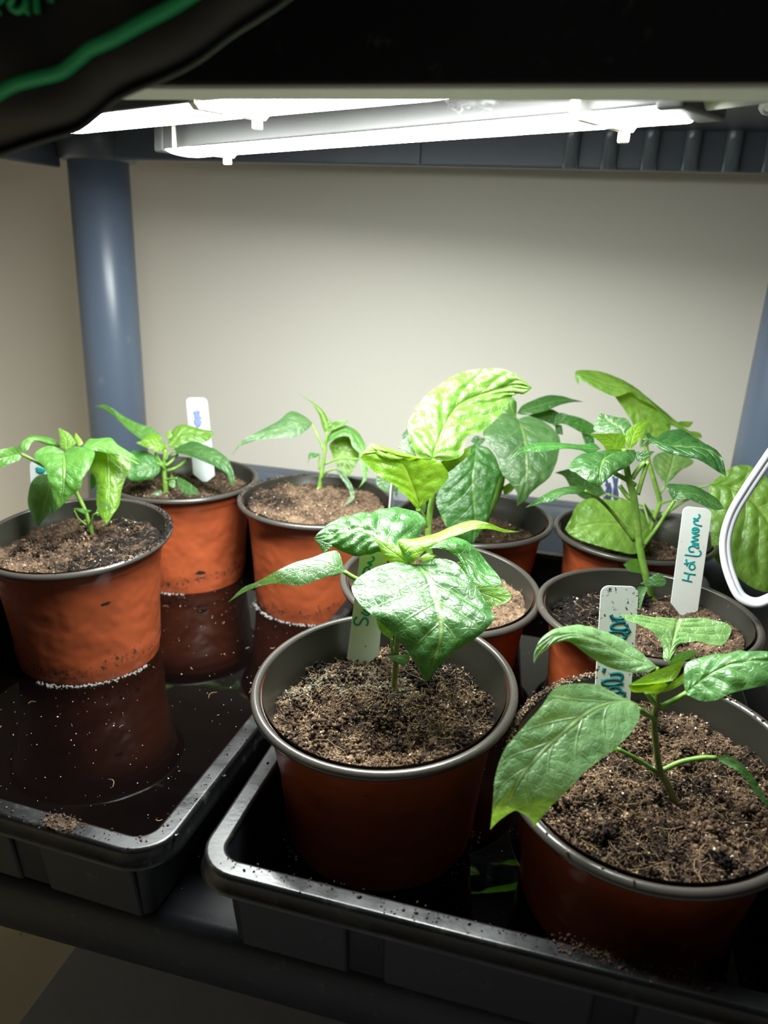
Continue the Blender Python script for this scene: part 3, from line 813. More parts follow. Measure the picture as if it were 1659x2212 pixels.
rim_crumbs(np.array([-0.12, 0.2330, TZ]), np.array([0.10, 0.2330, TZ]), 160, 0.0025, 0.0008)
tag(m.obj('loose_crumbs', M['soil']), 'soil crumbs scattered on the front rims of both trays', 'crumbs', kind='stuff')
m = MB()
for k, a0, a1, n in (('A', -1.75, -0.15, 210), ('C', -2.7, -0.9, 190), ('B', -1.9, -1.2, 60), ('D', -2.9, -2.2, 40), ('D', -0.6, 0.1, 20)):
    a = rng.uniform(a0, a1, n); r = 0.0493 + np.abs(rng.normal(0, 0.0019, n))
    C = np.column_stack([POTS[k][6] + r * np.cos(a) + (POTS[k][0] - POTS[k][6]) * 0.12, POTS[k][7] + r * np.sin(a) + (POTS[k][1] - POTS[k][7]) * 0.12, np.full(n, WZ + 0.0004)])
    v, f = lumps(C, 0.00025 + 0.0011 * rng.beta(1.1, 3.5, n), rng, 0.02); m.add(v, f)
tag(m.obj('foam_bubbles', M['bubble']), 'foam of white bubbles where the pots stand in the water', 'foam', kind='stuff')
# water drops drying on the tray rims
m = MB()
for (x, y, r) in ((-0.1275, 0.300, 0.0016), (-0.147, 0.243, 0.0020), (-0.144, 0.285, 0.0022), (-0.141, 0.335, 0.0028), (-0.139, 0.345, 0.0022), (-0.110, 0.2325, 0.0018), (-0.060, 0.2330, 0.0020), (-0.015, 0.2330, 0.0014)):
    v, f = lumps(np.array([[x, y, TZ]]), np.array([r * 0.6]), rng, 0.0)
    v[:, 2] = TZ + np.maximum(0, v[:, 2] - TZ) * 0.45
    m.add(v, f)
o = m.obj('water_drops', M['drop']); tag(o, 'beads of water lying on the tray rims', 'drops', kind='stuff')

# a wisp of dust caught on the edge of the upper shelf
m = MB()
for (x, y, n, sp) in ((1020, 219, 70, 0.0022), (1000, 216, 30, 0.0015), (1056, 217, 26, 0.0012)):
    C = at(x, y, 0.262) + rng.normal(0, 1, (n, 3)) * sp * np.array([1.3, 0.6, 0.6])
    v, f = strands(C, rng.uniform(0.002, 0.006, n), np.full(n, 0.00007), rng, 0.6); m.add(v, f)
tag(m.obj('dust_fluff', M['fluff']), 'wisp of grey dust clinging under the front lip of the upper shelf', 'dust', kind='stuff')

# ------------------------------------------------------------------ pepper plants
# measuring frames: offset x, y and scale of the enlargements the leaf outlines were measured in
FR = {'a': (0, 900, 5.184), 'b': (200, 850, 4.608), 'c': (480, 820, 3.815), 'e': (760, 780, 3.318), 'd': (740, 1040, 3.190), 's': (480, 1080, 2.370),
      'g': (1120, 780, 3.078), 't': (1220, 780, 4.608), 'm': (1200, 980, 3.614), 'f': (1040, 830, 5.530), 'i': (1040, 1240, 2.680)}
def fp_(fr, x, y, D):
    ox, oy, s = FR[fr]
    return at(ox + x / s, oy + y / s, D)

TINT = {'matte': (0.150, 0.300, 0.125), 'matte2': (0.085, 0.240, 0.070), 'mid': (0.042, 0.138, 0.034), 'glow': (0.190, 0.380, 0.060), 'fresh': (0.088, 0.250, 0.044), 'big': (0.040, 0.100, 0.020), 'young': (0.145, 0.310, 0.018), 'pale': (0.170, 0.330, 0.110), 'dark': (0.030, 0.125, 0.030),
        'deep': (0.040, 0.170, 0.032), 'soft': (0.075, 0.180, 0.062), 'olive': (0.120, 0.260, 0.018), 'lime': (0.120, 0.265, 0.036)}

def leaf_patch(fr, D, spec, bul=0.5, nu=34, nv=23, wav=0.4):
    """one blade from stations base to tip: 'Lx Ly Mx My Rx Ry d [eL eR]' in a measuring frame, depths in mm"""
    St = []
    for row in spec.strip().split(';'):
        v = [float(q) for q in row.split()]
        if not v: continue
        if len(v) == 3:
            p = fp_(fr, v[0], v[1], D + v[2] / 1000); St.append((p, p, p))
        else:
            eL, eR = (v[7:9] if len(v) > 7 else (0, 0))
            St.append((fp_(fr, v[0], v[1], D + (v[6] + eL) / 1000), fp_(fr, v[2], v[3], D + v[6] / 1000), fp_(fr, v[4], v[5], D + (v[6] + eR) / 1000)))
    S = np.array(St)
    t = np.linspace(0, 1, nu); t = t + 0.09 * np.sin(2 * PI * t) / (2 * PI) * -1.0
    k = len(S)
    L, C, R = [catmull_t(S[:, i], t * (k - 1)) for i in range(3)]
    v = np.linspace(-1, 1, nv)
    G = C[:, None] + v[None, :, None] * ((R - L) / 2)[:, None] + (v ** 2)[None, :, None] * ((R + L) / 2 - C)[:, None]
    du = np.gradient(G, axis=0); dv = np.gradient(G, axis=1)
    N = np.cross(du, dv); nl = np.linalg.norm(N, axis=2, keepdims=True); N = N / (nl + 1e-9)
    toward = CAM - G[nu // 2, nv // 2]; toward /= np.linalg.norm(toward)
    if (N[nu // 2].mean(0) @ (np.array([0, 0, 1.0]) + 0.8 * toward)) < 0: N = -N
    wid = np.median(np.linalg.norm(R - L, axis=1)); ln = np.linalg.norm(np.diff(C, axis=0), axis=1).sum()
    A = bul * min(wid, 0.05) * 0.085
    U = t[:, None]; VV = np.abs(v)[None, :]
    ph = U * 6.5 - VV ** 0.8 * 1.7
    blis = np.abs(np.sin(PI * (ph + 0.0))) ** 0.7 * (0.35 + 0.65 * np.sin(PI * np.clip(VV, 0, 1)) ** 0.6)
    rnd = np.array([[noise.noise(Vector((p[0] * 210, p[1] * 210, p[2] * 210))) for p in r] for r in G])
    big = np.array([[noise.noise(Vector((p[0] * 55 + 3, p[1] * 55, p[2] * 55))) for p in r] for r in G])
    taper = np.sin(PI * np.clip(U * 0.94 + 0.03, 0, 1)) ** 0.5
    h = A * taper * (blis * (1 - VV ** 6) + 0.75 * rnd - 0.55 * np.exp(-(VV / 0.07) ** 2)) + wav * wid * 0.045 * big * VV ** 2 * taper
    G = G + N * h[..., None]
    V = G.reshape(-1, 3)
    F = [(i * nv + j, i * nv + j + 1, (i + 1) * nv + j + 1, (i + 1) * nv + j) for i in range(nu - 1) for j in range(nv - 1)]
    uv = np.stack([np.broadcast_to(U, (nu, nv)), np.broadcast_to((v[None] + 1) / 2, (nu, nv))], -1).reshape(-1, 2)
    return V, F, uv

def catmull_t(P, ts):
    k = len(P); Q = np.vstack([2 * P[0] - P[1], P, 2 * P[-1] - P[-2]]); out = []
    for t in ts:
        i = min(int(t), k - 2); f = t - i; a, b, c, d = Q[i:i + 4]
        out.append(0.5 * ((2 * b) + (c - a) * f + (2 * a - 5 * b + 4 * c - d) * f * f + (3 * b - a - 3 * c + d) * f ** 3))
    return np.array(out)

def plant(key, label, stem_fr, stem, stem_r, woody=False, base=None):
    """stem: list of (x, y, D)"""
    P = [fp_(stem_fr, *s) for s in stem]
    P = [P[0] + np.array([0, 0, -0.006])] + P
    t = thing('pepper_plant', P[0], label, 'plant')
    R = [stem_r[0]] + list(np.interp(np.linspace(0, 1, len(stem)), np.linspace(0, 1, len(stem_r)), stem_r))
    V, F = tube(P, np.array(R) * 0.74, 12, n=max(24, 6 * len(P)))
    obj('stem', V, F, M['stem_woody'] if woody else M['stem'], t)
    return t

def leaf(t, fr, D, specs, tint='mid', bul=0.5, wav=0.4, stalk=None, r=(0.0013, 0.0010), res=1.0, label=None):
    specs = [specs] if isinstance(specs, str) else specs
    m_V, m_F, m_U, n = [], [], [], 0
    for s in specs:
        V, F, uv = leaf_patch(fr, D, s, bul, int(34 * res), int(23 * res) | 1, wav)
        m_V.append(V); m_U.append(uv); m_F += [tuple(i + n for i in f) for f in F]; n += len(V)
    o = obj('leaf', np.concatenate(m_V), m_F, M['leaf'], t, True, uv=np.concatenate(m_U))
    o.color = (*TINT[tint], 1)
    if label: o['label'] = label
    if stalk:
        P = [fp_(fr, x, y, D + d / 1000) for x, y, d in stalk]
        V, F = tube(P, np.linspace(r[0], r[1], len(P)) * 0.82, 8, n=4 * len(P))
        obj('leaf_stalk', V, F, M['stem'], o)
    return o

# --- front left pot of the left tray
t = plant('A', 'pepper plant with drooping crinkled leaves in the front pot of the left tray', 'a', [(1050, 1365, .556), (1000, 1210, .553), (950, 1050, .549), (890, 920, .546), (850, 830, .544), (790, 640, .541), (735, 420, .538)], (0.0021, 0.0019, 0.0015))
leaf(t, 'a', .540, '715 392 0;580 325 711 425 820 335 -4 3 3;450 360 713 480 960 350 -9 4 4;385 445 714 540 1062 405 -15 5 5;500 575 714 645 1010 570 -20 3 3;545 720 710 745 925 690 -22;575 850 702 850 905 790 -22;612 960 690 940 790 900 -21;658 1038 -20', 'fresh', .6)
leaf(t, 'a', .545, '560 640 5;430 660 555 720 600 700 4;345 745 545 800 640 820 2;310 915 520 910 650 960 0;318 1010 495 1000 640 1045 -2;350 1090 470 1090 555 1095 -3;395 1190 440 1180 480 1165 -4;435 1238 -4', 'soft', .35, stalk=[(880, 880, 0), (720, 760, 2), (565, 645, 5)])
leaf(t, 'a', .540, '245 425 -2;215 485 170 425 200 345 -5;130 522 100 445 100 350 -10;0 572 10 465 0 372 -15;-110 545 -80 490 -80 410 -20;-180 520 -22', 'fresh', .5, stalk=[(720, 640, 2), (600, 610, 0), (480, 550, 0), (340, 470, -2), (240, 420, -2)], r=(0.0016, 0.0014))
leaf(t, 'a', .540, '680 340 12;650 345 620 300 600 250 14 0 6;505 308 480 258 440 214 14 0 6;405 272 375 240 330 210 12 0 5;350 300 290 262 245 285 8;315 370 260 330 208 340 4;260 390 3', 'fresh', .45)
leaf(t, 'a', .540, '740 370 4;675 330 745 300 840 310 6;672 260 738 240 826 250 8;662 180 698 180 768 182 11;652 122 13', 'lime', .45)
leaf(t, 'a', .540, '885 330 8;850 285 880 270 930 300 10;832 235 860 225 902 245 12;845 180 13', 'young', .2)
leaf(t, 'a', .540, '920 340 2;1000 252 1020 325 1010 378 3 9 -3;1110 246 1130 312 1120 390 4 9 -3;1240 238 1250 322 1215 415 4 8 -3;1325 318 1345 385 1312 420 2 5 -3;1440 392 1440 450 1395 490 0 3 -2;1545 470 1530 505 1480 522 -2;1602 548 -3', 'fresh', .55)
leaf(t, 'a', .548, '1180 380 6;1060 415 1200 430 1390 470 6 0 0;1003 580 1210 560 1462 540 3 3 3;1065 690 1215 690 1402 700 0 4 4;1082 850 1215 850 1355 850 -3 4 4;1082 990 1210 990 1335 990 -5 3 3;1130 1120 1205 1110 1262 1100 -6;1195 1214 -7', 'olive', .45, label='leaf hanging straight down, lit from behind')
leaf(t, 'a', .560, '1030 590 0;1012 690 1040 690 1070 690 0;1012 770 1036 770 1065 775 0;1018 828 0', 'deep', .2)
leaf(t, 'a', .545, '1065 1085 0;1095 1105 1120 1060 1105 1000 -1;1180 1117 1190 1040 1140 970 -2;1237 1080 1235 1020 1215 970 -3;1257 1010 -3', 'pale', .1, stalk=[(1010, 1205, 6), (1030, 1150, 3), (1050, 1100, 1), (1100, 1080, -1)], r=(.0008, .0007))
leaf(t, 'a', .545, '1030 1052 0;950 1088 945 1052 930 1034 -1;860 1048 860 1036 870 1022 -2;818 1030 -2', 'fresh', .1, stalk=[(965, 1212, 6), (880, 1140, 2), (832, 1050, -1)], r=(.0008, .0006))

# --- pot before the left post
t = plant('B', 'compact bushy pepper plant beside the left shelf post', 'b', [(730, 1000, .672), (722, 900, .670), (715, 800, .667), (712, 700, .664), (725, 560, .660)], (0.0031, 0.0026, 0.0018))
leaf(t, 'b', .660, '705 440 3;640 472 620 410 585 343 4 -3 4;512 470 490 390 460 300 5 -3 4;402 397 385 330 350 248 8 -3 4;302 312 285 268 258 192 11 -2 3;202 217 192 180 180 138 14;102 150 100 130 100 110 16;15 132 18', 'fresh', .5)
leaf(t, 'b', .660, '712 530 -2;672 590 645 510 640 415 -5 0 5;575 555 550 490 540 425 -9 0 4;495 525 490 492 485 468 -13 0 2;428 492 -16', 'young', .6)
leaf(t, 'b', .660, '675 700 -2;668 775 625 700 640 640 -6 0 4;600 838 560 730 555 585 -10 0 8;485 868 460 755 460 567 -14 0 12;385 870 365 780 370 590 -16 0 10;300 790 -17', 'deep', .4, stalk=[(715, 760, 5), (690, 720, 0), (640, 690, -5)])
leaf(t, 'b', .660, '755 530 2;770 425 812 480 850 545 4 6 -3;842 322 880 400 930 495 6 8 -4;952 313 1000 390 1040 505 7 8 -4;1072 350 1100 410 1120 485 7 6 -3;1172 368 1170 410 1170 452 6 3 -2;1208 395 6', 'lime', .8)
leaf(t, 'b', .660, '780 585 0;870 508 890 560 880 602 -3 6 -2;1012 478 1020 570 1010 637 -7 8 -3;1132 518 1140 610 1140 692 -11 8 -3;1242 568 1240 650 1240 738 -14 7 -3;1338 645 1320 710 1300 772 -17 4 -2;1388 740 1365 785 1340 810 -19;1413 850 1390 860 1368 875 -20;1388 935 -20', 'mid', .5, stalk=[(730, 660, 2), (755, 610, 1), (820, 575, -2)])
leaf(t, 'b', .655, '836 842 -4;872 838 860 880 845 912 -5;962 888 930 930 880 968 -8;1032 950 1000 972 950 1008 -10;1058 1002 -11', 'mid', .1, stalk=[(735, 860, 8), (780, 850, 2), (840, 845, -4)])
leaf(t, 'b', .660, '692 965 0;670 1012 640 990 640 968 -2;588 1012 -3', 'mid', .1)
leaf(t, 'b', .664, '760 460 0;728 425 755 410 792 425 1;762 355 2', 'young', .3)
leaf(t, 'b', .664, '720 600 -4;690 560 710 540 740 545 -5;690 520 710 505 745 515 -5;715 480 -5', 'young', .5)
leaf(t, 'b', .672, '770 840 0;780 800 800 820 820 860 0;760 900 790 910 820 930 -1;800 940 -2', 'fresh', .2)
for P in ([(725, 720, .663), (780, 680, .664), (850, 600, .666)], [(745, 770, .664), (850, 730, .664), (960, 640, .660)], [(700, 710, .663), (660, 660, .661), (625, 590, .658)]):
    V, F = tube([fp_('b', *q) for q in P], [0.0014, 0.0012, 0.0011], 8, n=10); obj('leaf_stalk', V, F, M['stem'], t)

# --- brim full pot
t = plant('C', 'spindly young pepper plant in the brim full pot', 'c', [(800, 895, .668), (815, 800, .666), (830, 700, .663), (850, 560, .659), (866, 430, .655)], (0.0024, 0.0021, 0.0015))
leaf(t, 'c', .657, '742 358 4;672 298 690 350 705 408 2 5 -2;566 260 600 362 612 470 -1 8 -4;460 343 480 412 482 478 -4 6 -4;340 406 350 448 352 490 -6 4 -3;220 466 220 492 225 518 -8;130 540 135 547 142 557 -10;78 628 -12', 'soft', .35, stalk=[(840, 580, 3), (790, 470, 3), (740, 365, 4)], r=(.0014, .0012))
leaf(t, 'c', .657, '862 455 0;828 400 860 385 892 400 0 2 2;798 288 822 280 848 282 2 2 2;738 198 755 202 778 208 5;678 152 690 156 706 163 8;608 103 10', 'olive', .3)
leaf(t, 'c', .657, '868 440 0;890 368 922 390 952 402 -1 2 -1;942 343 972 366 1002 377 -2;1048 328 -2', 'lime', .3)
leaf(t, 'c', .657, '888 400 -1;868 360 884 350 900 365 -1;885 310 0', 'fresh', .1)
leaf(t, 'c', .660, '965 462 10;883 535 980 545 1062 480 8 3 3;905 612 1010 620 1125 592 6 3 3;945 712 1025 705 1112 690 4;1040 798 2', 'olive', .4, label='hanging leaf seen from its underside')
leaf(t, 'c', .657, '858 528 1;890 438 895 472 905 498 0 4 -2;985 376 990 420 985 465 -1 6 -3;1092 410 1072 442 1045 472 -3 5 -2;1162 498 1122 522 1075 552 -6 3 -2;1192 590 1162 597 1130 607 -9;1178 645 -11', 'fresh', .4)
leaf(t, 'c', .655, '1128 650 -4;1140 710 1170 690 1195 640 -6;1165 800 1182 785 1208 725 -8;1140 865 1160 850 1190 820 -9;1122 898 -9', 'fresh', .3, stalk=[(845, 695, 6), (960, 655, 2), (1130, 655, -4)], r=(.0012, .0009))
leaf(t, 'c', .655, '930 735 -6;985 758 975 775 962 788 -8;1052 838 1035 850 1013 858 -11;1088 928 1070 935 1053 932 -13;1078 992 1060 992 1043 988 -15;982 1055 -17', 'mid', .25, stalk=[(822, 815, 8), (860, 760, 0), (935, 732, -6)], r=(.0012, .0010))
leaf(t, 'c', .657, '815 615 2;770 642 765 618 745 603 0;722 652 718 635 713 615 -2;706 708 -3', 'deep', .2, stalk=[(800, 740, 6), (795, 680, 4), (805, 620, 2)], r=(.0010, .0008))

# --- front left pot of the right tray
t = plant('D', 'pepper plant with broad glossy quilted leaves in the front left pot of the right tray', 'd', [(352, 1475, .399), (360, 1330, .395), (370, 1200, .391), (378, 1080, .388), (400, 900, .383), (445, 640, .377), (462, 575, .376)], (0.0021, 0.0019, 0.0017), woody=True)
leaf(t, 'd', .372, '505 570 2;345 556 545 605 640 532 -2 2 2;180 618 590 655 770 556 -7 3 3;65 715 630 745 902 698 -13 3 2;108 828 660 850 1012 868 -20 3 2;222 935 680 970 1042 955 -26 3 2;368 1075 672 1100 882 1108 -29 4 2;478 1215 628 1240 732 1206 -29 2 1;575 1392 -27', 'mid', .42, res=1.7, label='broad front leaf bending down over the pot')
leaf(t, 's', .378, ['905 245 2;1002 190 862 230 860 272 6 16 -2;1037 108 812 200 800 268 10 20 -3;962 48 772 175 750 278 13 22 -4;862 43 722 160 690 288 14 22 -5;762 60 662 160 630 273 14 20 -5;642 80 592 170 570 243 13 16 -4;540 128 532 185 522 222 12 8 -3;468 200 10', '474 200 9;512 260 530 240 562 232 8;522 272 7'], 'mid', 1.0, res=1.6)
leaf(t, 's', .372, '628 368 0;596 268 590 350 575 390 -2 6 -2;540 266 532 335 540 392 -4 6 -2;450 298 442 350 472 417 -6 5 -2;370 320 372 366 390 439 -8 4 -2;270 368 270 397 280 427 -10;180 418 182 432 192 442 -12;105 450 106 461 110 474 -13;28 526 -15', 'soft', .25, stalk=[(880, 420, 10), (780, 430, 6), (690, 405, 2), (625, 368, 0)], r=(.0015, .0014), res=1.3)
leaf(t, 'd', .374, '446 572 1;340 562 392 520 442 470 -1 0 3;278 512 322 470 362 440 -1 0 3;236 422 262 420 292 420 0;165 358 3', 'young', .5)
leaf(t, 'd', .374, '455 572 0;383 410 440 482 502 546 -2 4 -2;500 393 522 430 572 476 -2 6 -2;650 353 662 390 682 416 -1 6 -2;780 298 782 340 792 372 1 5 -2;900 268 902 305 912 330 3 4 -2;1010 288 1012 308 1022 330 5;1110 328 1112 339 1122 352 7;1224 347 9', 'young', .3, res=1.3)
leaf(t, 'd', .380, '560 470 4;640 412 642 445 652 462 4 5 -2;742 380 722 440 730 487 3 8 -3;842 403 802 480 800 542 1 8 -3;922 468 872 560 838 602 -2 8 -3;1002 568 942 640 882 672 -5 7 -3;1072 648 1022 690 968 717 -8 3 -2;1108 720 -10', 'deep', .5, res=1.4)
leaf(t, 'd', .392, '780 560 3;840 560 820 600 790 640 2;905 690 870 720 830 740 0;1002 714 950 765 900 790 -3;1112 734 1045 800 962 832 -6;1164 790 1105 832 1015 870 -8;1130 835 1080 852 1040 862 -9', 'lime', .3, res=1.2)
leaf(t, 'd', .374, '440 562 -3;424 500 446 500 472 512 -3;476 463 -2', 'deep', .2)
leaf(t, 'd', .378, '560 560 4;540 520 590 515 640 515 5;600 495 630 505 665 525 6;690 530 7', 'young', .2)
leaf(t, 'd', .386, '338 1092 0;270 1042 312 1022 350 1042 -2;242 990 272 976 312 992 -3;232 945 -4', 'soft', .3, stalk=[(348, 1200, 4), (340, 1150, 2), (338, 1085, 0)], r=(.0009, .0008))
leaf(t, 'd', .384, '303 1205 0;358 1234 370 1212 382 1196 -2;425 1270 432 1222 442 1190 -4;472 1188 -5', 'soft', .1)

for P in ([(420, 1280, .388), (450, 1320, .385), (520, 1350, .383), (575, 1385, .382), (610, 1460, .384)], [(520, 1350, .383), (505, 1400, .384), (480, 1470, .386), (460, 1510, .387)], [(440, 1300, .386), (500, 1300, .384), (540, 1360, .383)]):
    V, F = tube([fp_('d', *q) for q in P], 0.00016, 5, n=16); obj('rootlet', V, F, M['fibre'], t)

# --- pot behind the front left one: tall plant
t = plant('E', 'tall pepper plant with huge bright quilted top leaf', 'e', [(600, 1560, .515), (560, 1400, .512), (548, 1250, .508), (558, 1100, .504), (577, 980, .501), (585, 850, .499), (580, 700, .497)], (0.0030, 0.0028, 0.0022))
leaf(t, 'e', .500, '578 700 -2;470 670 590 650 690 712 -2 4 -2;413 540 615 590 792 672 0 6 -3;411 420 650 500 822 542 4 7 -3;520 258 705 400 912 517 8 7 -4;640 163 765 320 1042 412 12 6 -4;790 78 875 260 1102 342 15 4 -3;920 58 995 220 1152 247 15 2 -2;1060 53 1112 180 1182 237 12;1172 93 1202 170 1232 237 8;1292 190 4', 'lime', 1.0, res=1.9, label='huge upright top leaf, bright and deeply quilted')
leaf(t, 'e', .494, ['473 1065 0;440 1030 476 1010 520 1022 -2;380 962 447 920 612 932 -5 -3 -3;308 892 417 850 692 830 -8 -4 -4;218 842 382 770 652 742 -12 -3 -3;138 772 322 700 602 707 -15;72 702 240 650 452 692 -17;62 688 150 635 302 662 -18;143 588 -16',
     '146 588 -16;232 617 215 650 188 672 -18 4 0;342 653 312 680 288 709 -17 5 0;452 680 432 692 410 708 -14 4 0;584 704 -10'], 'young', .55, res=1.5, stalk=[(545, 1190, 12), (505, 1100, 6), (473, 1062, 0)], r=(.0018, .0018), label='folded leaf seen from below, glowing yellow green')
leaf(t, 'e', .508, '615 730 0;700 690 692 745 672 802 1;802 632 792 685 762 742 2;848 620 830 650 820 690 3;850 660 3', 'young', .35)
leaf(t, 'e', .510, '470 700 0;380 670 420 640 455 660 2;335 640 370 610 440 600 4;350 590 365 575 410 560 5;400 530 6', 'soft', .4)
leaf(t, 'e', .500, '520 1090 2;480 1075 505 1060 530 1065 2;500 1035 515 1030 535 1045 2;530 1010 2', 'soft', .3)
leaf(t, 'e', .512, '640 1120 0;650 1130 665 1160 670 1130 0;680 1190 -1', 'pale', .1)

# --- back left pot of the right tray
t = plant('F', 'dark glossy broad leaved pepper plant at the back of the right tray', 'e', [(905, 1245, .640), (950, 1150, .637), (1000, 1045, .633), (1052, 930, .629), (1078, 830, .626), (1130, 560, .620), (1185, 410, .616)], (0.0046, 0.0040, 0.0026))
leaf(t, 'f', .612, '430 418 0;270 343 456 452 560 383 -3 3 3;110 458 481 512 742 443 -8 4 3;20 570 512 612 882 558 -14 5 3;58 690 536 722 944 678 -18 5 3;168 830 546 852 922 840 -22 5 3;213 960 549 972 882 980 -25 5 3;248 1072 546 1082 812 1112 -27 4 2;338 1172 531 1192 682 1217 -28 3 2;423 1292 502 1292 592 1302 -27;428 1392 471 1382 532 1382 -25;424 1458 -23', 'soft', .35, res=1.8, label='broad round leaf facing the front')
leaf(t, 'e', .606, '880 593 0;800 640 891 652 972 620 -4;718 760 882 742 1032 690 -9 2 2;638 900 872 842 1062 800 -13 3 2;603 990 876 962 1032 920 -15 3 2;628 1082 886 1082 987 1062 -17 2 2;688 1192 881 1182 942 1182 -17;864 1315 -16', 'deep', .45, res=1.7)
leaf(t, 'f', .618, '425 352 0;480 263 490 322 510 370 1 4 -2;610 193 642 272 650 347 2 6 -3;790 133 802 222 802 307 4 6 -3;950 138 952 192 942 247 6 4 -2;1092 178 1092 197 1092 214 8;1222 210 10', 'mid', .5)
leaf(t, 'f', .628, '550 372 0;680 338 692 392 700 422 0;822 298 832 382 852 482 2;902 328 912 382 882 472 3;936 350 4', 'dark', .3)
leaf(t, 'f', .630, '855 500 0;920 348 922 432 962 472 0;1052 368 1042 442 1052 502 0;1172 398 1162 482 1162 562 1;1282 448 1272 522 1262 602 2;1420 540 3', 'deep', .4)
leaf(t, 'f', .634, '1195 585 0;1228 682 1262 652 1302 590 0;1258 722 1302 702 1342 640 0;1350 730 0', 'dark', .2)
leaf(t, 'f', .634, '880 480 0;880 540 910 530 950 490 0;905 590 940 570 965 520 0;975 605 0', 'dark', .2)
leaf(t, 'f', .612, '415 405 2;268 310 352 292 422 240 0 0 4;308 218 342 210 402 190 1;372 145 2', 'fresh', .4)
leaf(t, 'f', .630, '250 1230 0;275 1320 312 1262 335 1180 -1;350 1290 372 1250 395 1200 -2;398 1240 -2', 'young', .2)
leaf(t, 'c', .628, '1320 740 0;1272 800 1322 822 1392 812 -1;1278 872 1325 885 1402 882 -2;1355 935 -3', 'mid', .3)
leaf(t, 'c', .628, '1430 780 0;1410 850 1430 850 1452 850 0;1415 920 1432 920 1450 915 0;1442 978 0', 'mid', .2)
leaf(t, 'e', .640, '850 575 0;890 535 902 570 910 605 0;965 560 0', 'dark', .2)
leaf(t, 'e', .632, '400 480 0;362 530 380 530 405 530 0;365 565 0', 'dark', .2)
V, F = tube([fp_('e', 1075, 830, .626), fp_('e', 1000, 700, .618), fp_('e', 885, 600, .607)], [.0016, .0014, .0012], 8, n=10); obj('leaf_stalk', V, F, M['stem'], t)

# --- back right pot
t = plant('G', 'pepper plant with pale curled leaves in the back right pot', 'm', [(735, 620, .640), (752, 560, .639), (775, 490, .637), (812, 380, .634), (792, 290, .631), (752, 150, .627), (722, 40, .624), (700, -120, .620)], (0.0028, 0.0028, 0.0022))
leaf(t, 't', .616, ['103 152 0;118 96 152 130 190 205 0 4 -2;280 93 312 190 350 293 0 6 -4;430 123 462 240 510 353 0 7 -4;592 193 612 260 650 308 1 6 -4;702 263 722 310 732 373 2 5 -3;832 368 852 400 882 448 3 4 -2;982 488 962 520 932 512 4 4 -2;1077 568 1052 600 1012 622 5 4 -2;1172 648 1152 670 1112 662 6;1302 738 1302 762 1252 782 6;1405 848 6',
     '500 355 4;562 442 592 380 652 303 7;642 562 722 450 762 388 9;692 652 802 540 892 448 10;752 742 862 640 962 538 11;760 860 900 730 1052 640 12;960 760 1000 740 1050 700 12;1135 670 10',
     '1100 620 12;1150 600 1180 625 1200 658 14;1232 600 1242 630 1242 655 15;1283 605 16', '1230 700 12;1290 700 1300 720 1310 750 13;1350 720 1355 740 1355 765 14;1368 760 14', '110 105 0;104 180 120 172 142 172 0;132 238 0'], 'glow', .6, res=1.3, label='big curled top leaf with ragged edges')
leaf(t, 't', .632, '1000 1235 0;900 1090 1032 1132 1082 1162 2;875 980 1062 1032 1152 1092 4;930 920 1082 950 1283 1010 6;1050 890 1110 890 1200 930 7', 'pale', .6, stalk=[(930, 1340, 0), (970, 1290, 0), (1000, 1230, 0)])
leaf(t, 'm', .640, '392 312 0;330 228 322 300 300 355 0;220 188 212 262 220 353 -1;120 123 122 202 130 282 -2;60 130 60 150 70 182 -3;-5 148 -4', 'mid', .4, stalk=[(780, 480, -2), (700, 420, -2), (600, 380, -1), (390, 312, 0)])
leaf(t, 'm', .602, '738 590 6;680 458 642 580 702 722 3 6 -4;590 376 522 560 612 783 0 10 -8;420 360 402 550 472 757 -2 10 -8;270 348 282 560 322 717 -3 8 -6;170 398 172 580 190 672 -3 5 -4;120 500 112 590 120 642 -3;73 590 -3', 'glow', .4, res=1.4, stalk=[(765, 520, 32), (720, 440, 22), (690, 400, 14), (735, 560, 8)], label='pale leaf lying over the soil')
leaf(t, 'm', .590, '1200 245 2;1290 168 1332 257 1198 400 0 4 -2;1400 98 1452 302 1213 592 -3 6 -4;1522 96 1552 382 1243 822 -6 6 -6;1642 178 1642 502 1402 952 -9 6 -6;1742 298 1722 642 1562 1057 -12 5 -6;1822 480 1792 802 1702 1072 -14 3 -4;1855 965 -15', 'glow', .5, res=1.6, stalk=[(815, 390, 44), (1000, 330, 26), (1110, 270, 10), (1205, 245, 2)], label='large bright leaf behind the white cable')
V, F = tube([fp_('m', 830, 480, .636), fp_('m', 900, 440, .632), fp_('m', 1010, 365, .622), fp_('m', 1120, 330, .612)], [.0015, .0013, .0012, .001], 8, n=12); obj('leaf_stalk', V, F, M['stem'], t)

